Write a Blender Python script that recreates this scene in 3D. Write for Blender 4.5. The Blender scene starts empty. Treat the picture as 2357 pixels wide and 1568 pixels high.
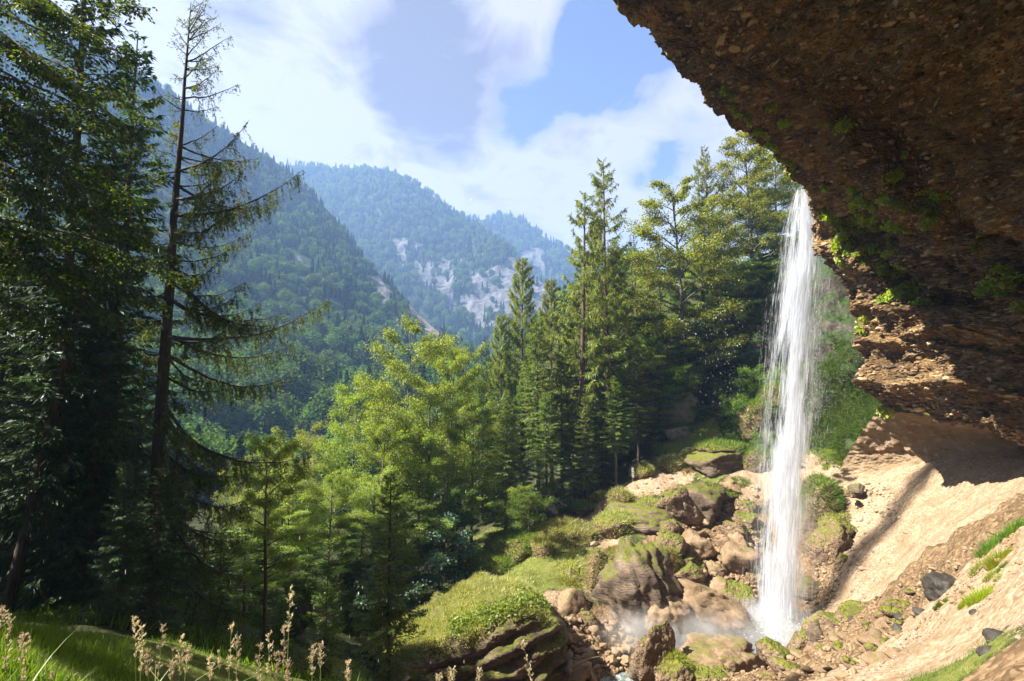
import bpy, bmesh, math, random
import numpy as np
from mathutils import Vector
R = math.radians
SC = bpy.context.scene
COL = SC.collection
# ------------------------------------------------------------------ camera, sky, sun, exposure
W_, H_, F_, PITCH = 2357.0, 1568.0, 1178.5, R(6.0)
cam_d = bpy.data.cameras.new('camera'); cam = bpy.data.objects.new('camera', cam_d); COL.objects.link(cam)
cam_d.sensor_width = 36.0; cam_d.lens = 18.0; cam_d.clip_start = 0.05; cam_d.clip_end = 12000
cam.location = (0, 0, 0); cam.rotation_euler = (R(90) + PITCH, 0, 0)
SC.camera = cam
SUN_EL, SUN_AZ = R(47), R(-98)          # azimuth measured from +Y, negative towards -X
sun_dir = Vector((math.sin(SUN_AZ) * math.cos(SUN_EL), math.cos(SUN_AZ) * math.cos(SUN_EL), math.sin(SUN_EL)))
sl = bpy.data.lights.new('sun', 'SUN'); sl.energy = 5.0; sl.angle = R(0.5); sl.color = (1.0, 0.94, 0.84)
so = bpy.data.objects.new('sun', sl); COL.objects.link(so)
so.rotation_euler = sun_dir.to_track_quat('Z', 'Y').to_euler(); so.location = (-200, 100, 300)
SC.view_settings.view_transform = 'Standard'; SC.view_settings.look = 'None'
SC.view_settings.gamma = 1.0; SC.view_settings.use_curve_mapping = False
SC.view_settings.exposure = 2.2
SC.render.engine = 'CYCLES'
cy = SC.cycles
cy.use_denoising = True; cy.max_bounces = 8; cy.diffuse_bounces = 4; cy.transparent_max_bounces = 48
cy.glossy_bounces = 2; cy.transmission_bounces = 4; cy.volume_bounces = 1; cy.caustics_reflective = False; cy.caustics_refractive = False
cy.sample_clamp_indirect = 6.0; cy.use_adaptive_sampling = True; cy.adaptive_threshold = 0.01

def dirs(u, v):
    """direction with y = 1 for picture positions in the 2357 x 1568 photograph"""
    cx = (np.asarray(u, float) - W_ / 2) / F_; cyy = -(np.asarray(v, float) - H_ / 2) / F_
    cp, sp = math.cos(PITCH), math.sin(PITCH)
    dy = cp - cyy * sp
    return np.stack([cx / dy, np.ones_like(dy), (sp + cyy * cp) / dy], -1)
def P(u, v, Y): return dirs(u, v) * np.asarray(Y, float)[..., None] if np.ndim(Y) else dirs(u, v) * Y
def project(p):
    cp, sp = math.cos(PITCH), math.sin(PITCH)
    d = p[..., 1] * cp + p[..., 2] * sp; up = -p[..., 1] * sp + p[..., 2] * cp
    d = np.where(np.abs(d) < 1e-6, 1e-6, d)
    return p[..., 0] / d * F_ + W_ / 2, -up / d * F_ + H_ / 2, d

class NT:
    def __init__(s, nt): s.nt = nt; s.n = nt.nodes; s.l = nt.links; s.n.clear()
    def __call__(s, t, ins=None, **kw):
        n = s.n.new('ShaderNode' + t)
        for k, v in kw.items(): setattr(n, k, v)
        for k, v in (ins or {}).items():
            if isinstance(v, bpy.types.NodeSocket): s.l.new(v, n.inputs[k])
            else: n.inputs[k].default_value = v
        return n
    def math(s, op, a, b=0.0, c=None, clamp=False):
        d = {0: a, 1: b}
        if c is not None: d[2] = c
        return s('Math', d, operation=op, use_clamp=clamp).outputs[0]
    def ramp(s, fac, stops, interp='LINEAR'):
        n = s('ValToRGB', {0: fac}); cr = n.color_ramp; cr.interpolation = interp
        while len(cr.elements) < len(stops): cr.elements.new(0.5)
        for e, (p, c) in zip(cr.elements, stops):
            e.position = p; e.color = (c, c, c, 1) if not hasattr(c, '__len__') else (*c, 1)
        return n.outputs[0]
    def mix(s, fac, a, b, blend='MIX'):
        n = s('Mix', data_type='RGBA', blend_type=blend)
        for i, v in ((0, fac), (6, a), (7, b)):
            if isinstance(v, bpy.types.NodeSocket): s.l.new(v, n.inputs[i])
            else: n.inputs[i].default_value = v if i == 0 else (*v, 1)
        return n.outputs[2]
    def noise(s, vec, scale, detail=6.0, rough=0.6, dist=0.0):
        return s('TexNoise', {'Vector': vec, 'Scale': scale, 'Detail': detail, 'Roughness': rough, 'Distortion': dist}).outputs[0]
    def scaled(s, vec, sc):
        return s('Mapping', {'Vector': vec, 'Scale': sc}).outputs[0]

# ---- sky
wd = bpy.data.worlds.new('World'); SC.world = wd; wd.use_nodes = True
k = NT(wd.node_tree)
sky = k('TexSky', sky_type='NISHITA', sun_disc=False, sun_elevation=SUN_EL, sun_rotation=SUN_AZ, altitude=700.0, air_density=1.0, dust_density=1.2, ozone_density=2.0)
tc = k('TexCoord'); dv = k('VectorMath', {0: tc.outputs['Generated']}, operation='NORMALIZE').outputs[0]
sep = k('SeparateXYZ', {0: dv})
zc = k.math('ADD', k.math('MAXIMUM', sep.outputs[2], 0.0), 0.30)
pl = k('CombineXYZ', {0: k.math('DIVIDE', sep.outputs[0], zc), 1: k.math('DIVIDE', sep.outputs[1], zc), 2: 0.0}).outputs[0]
n1 = k.noise(pl, 2.3, 10.0, 0.56, 0.35)
n2 = k.noise(pl, 5.0, 12.0, 0.62, 0.6)
n3 = k.noise(k('VectorMath', {0: pl, 1: (7.3, 2.1, 4.0)}, operation='ADD').outputs[0], 1.7, 8.0, 0.55, 0.4)
def blob(lst):
    tot = None
    for (u, v, r, a) in lst:
        d = dirs(u, v); d = d / np.linalg.norm(d)
        dot = k('VectorMath', {0: dv, 1: tuple(d)}, operation='DOT_PRODUCT').outputs['Value']
        m = k('MapRange', {0: dot, 1: math.cos(R(r)), 2: 1.0, 3: 0.0, 4: a}, interpolation_type='SMOOTHSTEP').outputs[0]
        tot = m if tot is None else k.math('ADD', tot, m)
    return tot
holes = blob([(1290, 190, 9, 0.42), (1420, 110, 9, 0.36), (1560, 130, 8, 0.20), (1210, 260, 6, 0.2), (1180, 300, 5, .15), (1600, 390, 7, 0.22), (1490, 360, 5, 0.16), (1700, 310, 6, .1)])
fill = blob([(900, 330, 24, 0.25), (600, 150, 20, 0.2), (1350, 420, 9, 0.22), (1450, 240, 6, 0.12), (1130, 60, 10, 0.2), (1600, 260, 8, .16)])
dens = k.math('ADD', k.math('MULTIPLY_ADD', n1, 1.7, -0.34), k.math('MULTIPLY_ADD', n2, 1.3, -0.65))
dens = k.math('SUBTRACT', k.math('ADD', dens, fill), holes)
cfac = k.ramp(dens, [(0.06, 0.0), (0.20, 0.55), (0.44, 1.0)])
dark = k.math('ADD', blob([(1045, 180, 10, 0.62), (930, 110, 9, 0.36), (1080, 250, 6, 0.20), (860, 60, 7, 0.2), (545, -10, 5, .4)]), k.math('MULTIPLY', k.math('SUBTRACT', n3, 0.56), 1.1))
dark = k.math('ADD', dark, k.math('MULTIPLY', k.math('SUBTRACT', n2, 0.50), 2.3))
CLOUD_HI, CLOUD_LO = (1.78, 1.62, 1.60), (0.62, 0.54, 0.66)
ccol = k.mix(k.ramp(dark, [(-0.05, 0.0), (0.62, 1.0)]), CLOUD_HI, CLOUD_LO)
skyc = k.mix(1.0, sky.outputs[0], (0.42, 0.36, 0.40), 'MULTIPLY')
fin = k.mix(cfac, skyc, ccol)
bg = k('Background', {0: fin, 1: 0.10}); wo = k('OutputWorld', {0: bg.outputs[0]})

# ------------------------------------------------------------------ small numpy library
def _hash(ix, iy, iz, seed):
    h = (ix.astype(np.int64) * 374761393 + iy.astype(np.int64) * 668265263 + iz.astype(np.int64) * 2147483647 + seed * 974634777) & 0xFFFFFFFF
    h = ((h ^ (h >> 13)) * 1274126177) & 0xFFFFFFFF
    h = ((h ^ (h >> 16)) * 2246822519) & 0xFFFFFFFF
    return ((h ^ (h >> 15)) & 0xFFFFFF).astype(np.float64) / 16777215.0
def vnoise(p, seed=0):
    i = np.floor(p).astype(np.int64); f = p - i; f = f * f * f * (f * (f * 6 - 15) + 10)
    r = 0.0
    for dx in (0, 1):
        wx = f[:, 0] if dx else 1 - f[:, 0]
        for dy in (0, 1):
            wy = f[:, 1] if dy else 1 - f[:, 1]
            for dz in (0, 1):
                wz = f[:, 2] if dz else 1 - f[:, 2]
                r = r + wx * wy * wz * _hash(i[:, 0] + dx, i[:, 1] + dy, i[:, 2] + dz, seed)
    return r * 2 - 1
def fbm(p, octv=4, seed=0, gain=0.5, lac=2.03, ridged=False):
    a, s, t = 1.0, 0.0, 0.0; q = np.array(p, float)
    for o in range(octv):
        n = vnoise(q, seed + o * 17)
        if ridged: n = 1 - 2 * np.abs(n)
        s = s + a * n; t += a; a *= gain; q = q * lac + 3.7
    return s / t
def worley(p, seed=0):
    i = np.floor(p).astype(np.int64); f1 = np.full(len(p), 9.0); f2 = f1.copy()
    for dx in (-1, 0, 1):
        for dy in (-1, 0, 1):
            for dz in (-1, 0, 1):
                c = i + (dx, dy, dz)
                q = np.stack([_hash(c[:, 0], c[:, 1], c[:, 2], seed + s) for s in (1, 2, 3)], 1) + c
                d = np.linalg.norm(q - p, axis=1)
                f2 = np.minimum(f2, np.maximum(f1, d)); f1 = np.minimum(f1, d)
    return f1, f2
def unit(a): return a / np.maximum(np.linalg.norm(a, axis=-1, keepdims=True), 1e-9)
def mesh_np(name, verts, faces, mats=(), midx=None, smooth=True, attr=None):
    """verts (n,3); faces: list of int arrays (m,3) / (m,4)"""
    me = bpy.data.meshes.new(name)
    if isinstance(faces, np.ndarray): faces = [faces]
    faces = [np.asarray(f, np.int32) for f in faces if len(f)]
    me.vertices.add(len(verts)); me.vertices.foreach_set('co', np.asarray(verts, np.float32).ravel())
    loops = np.concatenate([f.ravel() for f in faces]); tot = np.concatenate([np.full(len(f), f.shape[1], np.int32) for f in faces])
    st = np.concatenate([[0], np.cumsum(tot)[:-1]]).astype(np.int32)
    me.loops.add(len(loops)); me.loops.foreach_set('vertex_index', loops.astype(np.int32))
    me.polygons.add(len(tot)); me.polygons.foreach_set('loop_start', st)
    if midx is not None: me.polygons.foreach_set('material_index', np.asarray(midx, np.int32))
    for m in mats: me.materials.append(m)
    for an, av in (attr or {}).items():
        a = me.attributes.new(an, 'FLOAT', 'POINT'); a.data.foreach_set('value', np.asarray(av, np.float32))
    me.update(calc_edges=True)
    me.polygons.foreach_set('use_smooth', np.full(len(tot), bool(smooth)))
    return me
def obj(name, me, parent=None, loc=None, **tags):
    o = bpy.data.objects.new(name, me); COL.objects.link(o)
    if parent is not None: o.parent = parent
    if loc is not None: o.location = tuple(float(c) for c in loc)
    for kk, vv in tags.items(): o[kk] = vv
    return o
def empty(name, loc, label, category, group=None):
    o = bpy.data.objects.new(name, None); COL.objects.link(o); o.location = tuple(float(c) for c in loc)
    o['label'] = label; o['category'] = category
    if group: o['group'] = group
    o.empty_display_size = 0.1
    return o
def dup(root, loc=None, label=None, group=None, rotz=None, scale=None):
    r = root.copy(); COL.objects.link(r)
    if loc is not None: r.location = tuple(float(c) for c in loc)
    if rotz is not None: r.rotation_euler = (0, 0, rotz)
    if scale is not None: r.scale = scale if hasattr(scale, '__len__') else (scale,) * 3
    if label: r['label'] = label
    if group: r['group'] = group
    for ch in root.children:
        c = ch.copy(); COL.objects.link(c); c.parent = r
    return r
def grid_faces(n, m, closed_m=False, off=0):
    mm = m if closed_m else m - 1
    a, b = np.meshgrid(np.arange(n - 1), np.arange(mm), indexing='ij')
    b2 = (b + 1) % m
    return np.stack([a * m + b, (a + 1) * m + b, (a + 1) * m + b2, a * m + b2], -1).reshape(-1, 4) + off
def catmull(pts, n):
    """pts (k,...) -> n samples along axis 0 (centripetal-free Catmull-Rom)"""
    pts = np.asarray(pts, float); kk = len(pts)
    t = np.linspace(0, kk - 1, n); i = np.clip(np.floor(t).astype(int), 0, kk - 2); f = (t - i)
    f = f.reshape((-1,) + (1,) * (pts.ndim - 1))
    ext = np.concatenate([[2 * pts[0] - pts[1]], pts, [2 * pts[-1] - pts[-2]]])
    p0, p1, p2, p3 = ext[i], ext[i + 1], ext[i + 2], ext[i + 3]
    return 0.5 * (2 * p1 + (p2 - p0) * f + (2 * p0 - 5 * p1 + 4 * p2 - p3) * f ** 2 + (3 * p1 - p0 - 3 * p2 + p3) * f ** 3)
def loft(tab, n, m):
    """control table (rows, cols, 3) -> (n, m, 3) grid"""
    g = catmull(np.asarray(tab, float), n)
    return catmull(g.transpose(1, 0, 2), m).transpose(1, 0, 2)
def grid_normals(g):
    return unit(np.cross(np.gradient(g, axis=1), np.gradient(g, axis=0)))
def poly_mask(u, v, poly):
    inside = np.zeros(np.shape(u), bool); n = len(poly)
    for i in range(n):
        x0, y0 = poly[i]; x1, y1 = poly[(i + 1) % n]
        c = (y0 > v) != (y1 > v)
        inside ^= c & (u < (x1 - x0) * (v - y0) / ((y1 - y0) if y1 != y0 else 1e-9) + x0)
    return inside
# ------------------------------------------------------------------ materials
def new_mat(name):
    m = bpy.data.materials.new(name); m.use_nodes = True
    return m, NT(m.node_tree)
def finish(kk, bsdf, disp=None):
    o = kk('OutputMaterial', {0: bsdf})
def wpos(kk): return kk('NewGeometry').outputs['Position']
def ocoord(kk): return kk('TexCoord').outputs['Object']
def bump(kk, h, strength, dist, nrm=None):
    d = {'Height': h, 'Strength': strength, 'Distance': dist}
    if nrm is not None: d['Normal'] = nrm
    return kk('Bump', d).outputs[0]

def leaf_mat(name, cols, trans=(2.05, 1.85, 0.75), tfac=0.45, gloss=0.04, rough=0.45):
    m, kk = new_mat(name)
    g = kk('NewGeometry'); oi = kk('ObjectInfo')
    c = kk.ramp(g.outputs['Random Per Island'], [(i / (len(cols) - 1), cc) for i, cc in enumerate(cols)])
    hv = kk('HueSaturation', {'Hue': kk.math('MULTIPLY_ADD', oi.outputs['Random'], 0.03, 0.485), 'Saturation': 1.0, 'Value': kk.math('MULTIPLY_ADD', oi.outputs['Random'], 0.45, 0.78), 'Color': c}).outputs[0]
    d = kk('BsdfDiffuse', {0: hv}); t = kk('BsdfTranslucent', {0: kk.mix(1.0, hv, trans, 'MULTIPLY')})
    mx = kk('MixShader', {0: tfac, 1: d.outputs[0], 2: t.outputs[0]})
    gl = kk('BsdfGlossy', {'Color': (0.9, 0.95, 1.0, 1), 'Roughness': rough})
    mx2 = kk('MixShader', {0: gloss, 1: mx.outputs[0], 2: gl.outputs[0]})
    finish(kk, mx2.outputs[0]); return m
M = {}
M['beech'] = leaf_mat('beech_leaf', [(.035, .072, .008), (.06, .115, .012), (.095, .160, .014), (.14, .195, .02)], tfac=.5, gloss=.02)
M['beech_dark'] = leaf_mat('shaded_beech_leaf', [(.020, .045, .007), (.035, .075, .009), (.06, .105, .011), (.10, .14, .015)], tfac=.5, gloss=.03)  # darker copy of the beech leaves, shade put into the colour
M['broad'] = leaf_mat('broadleaf', [(.085, .145, .018), (.145, .215, .026), (.20, .265, .036), (.26, .30, .05)], tfac=.55, gloss=.02)
M['gold'] = leaf_mat('turning_leaf', [(.06, .11, .012), (.11, .165, .015), (.17, .20, .018), (.25, .21, .02)], tfac=.5)
M['maple'] = leaf_mat('maple_leaf', [(.11, .175, .016), (.165, .235, .022), (.215, .28, .03), (.27, .30, .045)], tfac=.55)
M['bluish'] = leaf_mat('dull_leaf', [(.03, .075, .035), (.05, .10, .05), (.08, .14, .07)], tfac=.35, gloss=.06)
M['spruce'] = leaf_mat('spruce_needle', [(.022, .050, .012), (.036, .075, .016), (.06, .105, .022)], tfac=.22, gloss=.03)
M['spruce_lit'] = leaf_mat('sunlit_spruce_needle', [(.075, .135, .02), (.13, .195, .03), (.19, .24, .042)], tfac=.42, gloss=.03)  # lighter copy of the spruce needles, sunlight put into the colour
M['larch'] = leaf_mat('larch_needle', [(.095, .14, .022), (.155, .195, .032), (.21, .24, .046)], tfac=.45, gloss=.02)
M['larch_dark'] = leaf_mat('dark_larch_needle', [(.038, .055, .014), (.07, .10, .02), (.13, .165, .03)], tfac=.35, gloss=.02)  # darker than the plain larch needles
M['far_leaf'] = leaf_mat('far_leaf', [(.035, .075, .018), (.06, .115, .026), (.10, .16, .036)], tfac=.3, gloss=0.0)
M['far_needle'] = leaf_mat('far_needle', [(.014, .034, .014), (.022, .05, .02), (.034, .066, .024)], tfac=.15, gloss=0.0)
M['grass'] = leaf_mat('grass_blade', [(.16, .185, .045), (.28, .30, .085), (.42, .41, .15), (.52, .47, .25)], trans=(1.35, 1.35, .8), tfac=.45, gloss=.03)
M['grass_green'] = leaf_mat('green_grass_blade', [(.06, .12, .014), (.11, .19, .02), (.17, .25, .035)], tfac=.45, gloss=.03)
M['moss_tuft'] = leaf_mat('cliff_plant_leaf', [(.14, .20, .014), (.24, .30, .02), (.34, .37, .04)], tfac=.45, gloss=.03)
M['plume'] = leaf_mat('dry_seed_head', [(.42, .33, .21), (.56, .47, .33), (.66, .58, .45)], trans=(1.15, 1.05, .9), tfac=.4, gloss=.02)
M['stalk'] = leaf_mat('grass_stalk', [(.16, .20, .05), (.26, .27, .09)], tfac=.3)

def bark_mat(name, a, b, scale=(6, 6, 1.2)):
    m, kk = new_mat(name); oc = ocoord(kk)
    n = kk.noise(kk.scaled(oc, scale), 2.0, 6, .65)
    c = kk.ramp(n, [(.3, a), (.7, b)])
    p = kk('BsdfPrincipled', {'Base Color': c, 'Roughness': .9, 'Normal': bump(kk, n, .8, .05)})
    finish(kk, p.outputs[0]); return m
M['bark'] = bark_mat('brown_bark', (.030, .021, .015), (.12, .085, .06))
M['bark_grey'] = bark_mat('grey_bark', (.05, .045, .038), (.17, .155, .13))
M['bark_red'] = bark_mat('larch_bark', (.035, .02, .014), (.15, .085, .06))
M['bark_old'] = bark_mat('old_larch_bark', (.022, .018, .015), (.085, .07, .058))
M['dead'] = bark_mat('dead_wood', (.10, .085, .07), (.27, .23, .19))

def rock_mat(name, cols, pebble=None, pscale=3.0, strata=None, moss=0.0, mossc=((.06, .075, .01), (.16, .16, .02)), bstr=.8, bdist=.12, rough=.9, wet=None, nscale=.6, upmoss=(.55, .85), stain=None):
    """rock: mottled colour, pebbles of its own colour, moss where it faces up"""
    m, kk = new_mat(name); wp = wpos(kk)
    vec = wp if strata is None else kk.scaled(wp, strata)
    n = kk.noise(vec, nscale, 9, .62, .3); nf = kk.noise(vec, nscale * 7, 8, .68)
    c = kk.ramp(kk.math('ADD', kk.math('MULTIPLY', n, .55), kk.math('MULTIPLY', nf, .45)), [(.30 + .4 * i / (len(cols) - 1), cc) for i, cc in enumerate(cols)])
    h = nf
    if pebble:
        wv = kk('VectorMath', {0: vec, 1: kk('VectorMath', {0: kk('TexNoise', {'Vector': vec, 'Scale': pscale * 1.4, 'Detail': 3.0}).outputs['Color'], 1: (.12, .12, .12)}, operation='MULTIPLY').outputs[0]}, operation='ADD').outputs[0]
        vo = kk('TexVoronoi', {'Vector': wv, 'Scale': pscale}, feature='F1')
        v2 = kk('TexVoronoi', {'Vector': wv, 'Scale': pscale * 2.7}, feature='F1')
        rnd = kk('SeparateColor', {0: vo.outputs['Color']}).outputs[0]; r2 = kk('SeparateColor', {0: v2.outputs['Color']}).outputs[0]
        edge = kk.ramp(vo.outputs[0], [(.28, 1.0), (.50, 0.0)]); e2 = kk.ramp(v2.outputs[0], [(.28, 1.0), (.52, 0.0)])
        f1 = kk.math('MULTIPLY', edge, kk.ramp(rnd, [(pebble[2], 0.0), (pebble[2] + .12, 1.0)]))
        f2 = kk.math('MULTIPLY', e2, kk.ramp(r2, [(pebble[2] - .15, 0.0), (pebble[2] + .1, .8)]))
        c = kk.mix(f2, c, pebble[0]); c = kk.mix(f1, c, pebble[1])
        h = kk.math('ADD', kk.math('MULTIPLY', nf, .5), kk.math('ADD', kk.math('MULTIPLY', edge, .6), kk.math('MULTIPLY', e2, .35)))
    if stain: c = kk.mix(kk.ramp(kk.noise(kk.scaled(wp, (1, 1, .55)), stain, 6, .6, .5), [(.36, 0.0), (.62, .5)]), c, (.016, .011, .006))
    b = bump(kk, h, bstr, bdist)
    if moss > 0:
        nz = kk('SeparateXYZ', {0: kk('NewGeometry').outputs['Normal']}).outputs[2]
        mn = kk.noise(wp, 1.3, 6, .6)
        f = kk.math('ADD', nz, kk.math('MULTIPLY', kk.math('SUBTRACT', mn, .5), 1.1))
        f = kk.ramp(f, [(upmoss[0], 0.0), (upmoss[1], moss)])
        mc = kk.ramp(kk.noise(wp, 5.0, 5, .7), [(.3, mossc[0]), (.7, mossc[1])])
        c = kk.mix(f, c, mc)
    p = kk('BsdfPrincipled', {'Base Color': c, 'Roughness': rough, 'Normal': b})
    p.inputs['Specular IOR Level'].default_value = .25 if wet is None else wet
    finish(kk, p.outputs[0]); return m
M['conglomerate'] = rock_mat('brown_conglomerate', [(.022, .013, .006), (.13, .076, .030), (.36, .22, .088), (.58, .39, .18)], pebble=((.52, .33, .14), (.66, .46, .23), .74), pscale=2.8, strata=(.55, .55, 1.5), bstr=1.0, bdist=.45, nscale=.35, stain=.16)
M['pale_wall'] = rock_mat('pale_sandy_wall', [(.13, .085, .046), (.20, .14, .082), (.27, .20, .13)], pebble=((.17, .12, .07), (.29, .22, .15), .7), pscale=2.2, bstr=.5, bdist=.1, nscale=.4)
M['boulder'] = rock_mat('brown_boulder_rock', [(.04, .026, .016), (.11, .072, .042), (.21, .145, .088), (.29, .215, .14)], pebble=((.17, .115, .065), (.25, .185, .115), .75), pscale=3.2, moss=1.0, bstr=.9, bdist=.15)
M['boulder_dark'] = rock_mat('dark_strata_rock', [(.03, .022, .016), (.085, .06, .042), (.19, .14, .095), (.30, .23, .165)], strata=(1, 1, 3.5), moss=.9, bstr=1.0, bdist=.18, nscale=.5)
M['tan_rock'] = rock_mat('tan_rock', [(.09, .058, .032), (.19, .128, .074), (.30, .215, .135)], bstr=.9, bdist=.1, moss=.6, upmoss=(.95, 1.35))
M['pale_stone'] = rock_mat('pale_limestone', [(.15, .11, .07), (.23, .18, .125), (.32, .27, .205)], bstr=.6, bdist=.06)
M['dark_stone'] = rock_mat('dark_wet_stone', [(.014, .012, .010), (.04, .033, .026), (.10, .082, .064)], bstr=.9, bdist=.06, rough=.6, wet=.4)
M['grey_rock'] = rock_mat('grey_limestone', [(.11, .095, .08), (.25, .235, .225), (.42, .41, .41)], bstr=1.0, bdist=.25, moss=.9, nscale=.35)
M['tan_pebble'] = rock_mat('tan_pebble', [(.11, .07, .036), (.22, .15, .085), (.34, .25, .155)], bstr=.6, bdist=.05)

# terrain: point weights say which ground lies where
m, kk = new_mat('hillside_ground'); wp = wpos(kk)
at = lambda n: kk('Attribute', attribute_name=n).outputs['Fac']
nA = kk.noise(wp, .5, 9, .65, .3); nB = kk.noise(wp, 4.0, 8, .7)
nmix = kk.math('ADD', kk.math('MULTIPLY', nA, .4), kk.math('MULTIPLY', nB, .6))
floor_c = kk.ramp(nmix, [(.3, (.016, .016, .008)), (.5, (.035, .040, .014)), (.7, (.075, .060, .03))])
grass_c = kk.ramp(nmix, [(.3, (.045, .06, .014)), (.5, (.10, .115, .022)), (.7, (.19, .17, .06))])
vo = kk('TexVoronoi', {'Vector': wp, 'Scale': 3.4}); v2 = kk('TexVoronoi', {'Vector': wp, 'Scale': 9.5})
sc_h = kk.math('ADD', kk.math('MULTIPLY', vo.outputs[0], .6), kk.math('MULTIPLY', v2.outputs[0], .5))
r1 = kk('SeparateColor', {0: v2.outputs['Color']}).outputs[0]
scree_c = kk.ramp(kk.math('ADD', kk.math('MULTIPLY', nmix, .75), kk.math('MULTIPLY', r1, .25)), [(.32, (.165, .108, .060)), (.46, (.25, .178, .112)), (.66, (.35, .27, .185))])
scree_c = kk.mix(kk.ramp(kk.noise(kk.scaled(wp, (.5, .5, .22)), .9, 7, .68, .8), [(.48, 0.0), (.68, .75)]), scree_c, (.15, .092, .046))
scree_c = kk.mix(kk.ramp(sc_h, [(.62, 0.0), (.95, .75)]), scree_c, (.20, .13, .07))
rub_c = kk.ramp(kk.math('ADD', kk.math('MULTIPLY', nmix, .7), kk.math('MULTIPLY', r1, .3)), [(.3, (.055, .034, .017)), (.5, (.14, .09, .046)), (.7, (.25, .17, .098))])
rub_c = kk.mix(kk.ramp(sc_h, [(.6, 0.0), (.95, .8)]), rub_c, (.07, .042, .022))
def wt(name, lo=.42, hi=.58): return kk.ramp(kk.math('ADD', at(name), kk.math('MULTIPLY', kk.math('SUBTRACT', nB, .5), .7)), [(lo, 0.0), (hi, 1.0)])
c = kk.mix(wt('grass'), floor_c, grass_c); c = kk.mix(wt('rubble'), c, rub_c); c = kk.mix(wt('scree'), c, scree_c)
hh = kk.math('ADD', kk.math('MULTIPLY', nB, .7), kk.math('MULTIPLY', kk.math('SUBTRACT', 1.0, sc_h), .8))
pb = kk('BsdfPrincipled', {'Base Color': c, 'Roughness': .95, 'Normal': bump(kk, hh, .55, .10)}); pb.inputs['Specular IOR Level'].default_value = .15
finish(kk, pb.outputs[0]); M['ground'] = m

m, kk = new_mat('mountain_ground'); wp = wpos(kk)
nA = kk.noise(kk.scaled(wp, (1, 1, .45)), .035, 10, .7, .4); nB = kk.noise(kk.scaled(wp, (1, 1, .3)), .14, 8, .72, .6)
rk = kk.ramp(kk.math('ADD', kk.math('MULTIPLY', nA, .45), kk.math('MULTIPLY', nB, .55)), [(.38, (.04, .045, .035)), (.49, (.11, .11, .112)), (.64, (.21, .205, .205))])
fl = kk.ramp(nB, [(.3, (.018, .035, .014)), (.7, (.045, .075, .022))])
sl_ = kk.ramp(nB, [(.3, (.20, .16, .12)), (.7, (.34, .29, .24))])
c = kk.mix(kk.ramp(kk('Attribute', attribute_name='rock').outputs['Fac'], [(.4, 0.0), (.6, 1.0)]), fl, rk)
c = kk.mix(kk.ramp(kk('Attribute', attribute_name='slide').outputs['Fac'], [(.4, 0.0), (.6, 1.0)]), c, sl_)
pb = kk('BsdfPrincipled', {'Base Color': c, 'Roughness': .95, 'Normal': bump(kk, nB, 1.0, 6.0)}); pb.inputs['Specular IOR Level'].default_value = .1
finish(kk, pb.outputs[0]); M['mountain'] = m

m, kk = new_mat('falling_water')
d = kk('BsdfDiffuse', {0: (.80, .83, .88, 1)}); t = kk('BsdfTranslucent', {0: (.80, .83, .88, 1)})
mx = kk('MixShader', {0: .5, 1: d.outputs[0], 2: t.outputs[0]}); gl = kk('BsdfGlossy', {'Roughness': .3})
mx = kk('MixShader', {0: .05, 1: mx.outputs[0], 2: gl.outputs[0]}); tp = kk('BsdfTransparent')
mx = kk('MixShader', {0: .77, 1: mx.outputs[0], 2: tp.outputs[0]}); finish(kk, mx.outputs[0]); M['fall'] = m
m, kk = new_mat('white_foam')
d = kk('BsdfDiffuse', {0: (.92, .94, .96, 1)}); t = kk('BsdfTranslucent', {0: (.92, .94, .96, 1)}); mx = kk('MixShader', {0: .5, 1: d.outputs[0], 2: t.outputs[0]}); tp = kk('BsdfTransparent')
mx = kk('MixShader', {0: .5, 1: mx.outputs[0], 2: tp.outputs[0]}); finish(kk, mx.outputs[0]); M['foam'] = m
m, kk = new_mat('stream_water'); wp = wpos(kk)
n = kk.noise(kk.scaled(wp, (1, 1, 1)), 1.4, 6, .65, .6); nf = kk.noise(wp, 5.0, 6, .7, .8)
foam = kk.ramp(kk.math('ADD', kk.math('MULTIPLY', n, .6), kk.math('MULTIPLY', nf, .4)), [(.45, 0.0), (.66, .85)])
c = kk.mix(foam, (.10, .13, .11), (.52, .55, .54))
pb = kk('BsdfPrincipled', {'Base Color': c, 'Roughness': kk.ramp(foam, [(0, .08), (1, .7)]), 'Normal': bump(kk, kk.math('ADD', n, nf), .35, .15)})
finish(kk, pb.outputs[0]); M['water'] = m
m, kk = new_mat('water_drop')
pb = kk('BsdfPrincipled', {'Base Color': (.92, .94, .97, 1), 'Roughness': .15}); tr = kk('BsdfTranslucent', {0: (.92, .94, .97, 1)})
mx = kk('MixShader', {0: .5, 1: pb.outputs[0], 2: tr.outputs[0]}); finish(kk, mx.outputs[0]); M['drop'] = m
m, kk = new_mat('white_sign_paint'); pb = kk('BsdfPrincipled', {'Base Color': (.8, .8, .78, 1), 'Roughness': .5}); finish(kk, pb.outputs[0]); M['sign'] = m
m, kk = new_mat('sign_ink'); pb = kk('BsdfPrincipled', {'Base Color': (.04, .04, .05, 1), 'Roughness': .6}); finish(kk, pb.outputs[0]); M['ink'] = m
M['post'] = bark_mat('post_wood', (.12, .075, .045), (.26, .17, .10))
M['moss'] = leaf_mat('moss_frond', [(.10, .10, .008), (.17, .16, .012), (.24, .20, .02)], tfac=.3)
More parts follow.
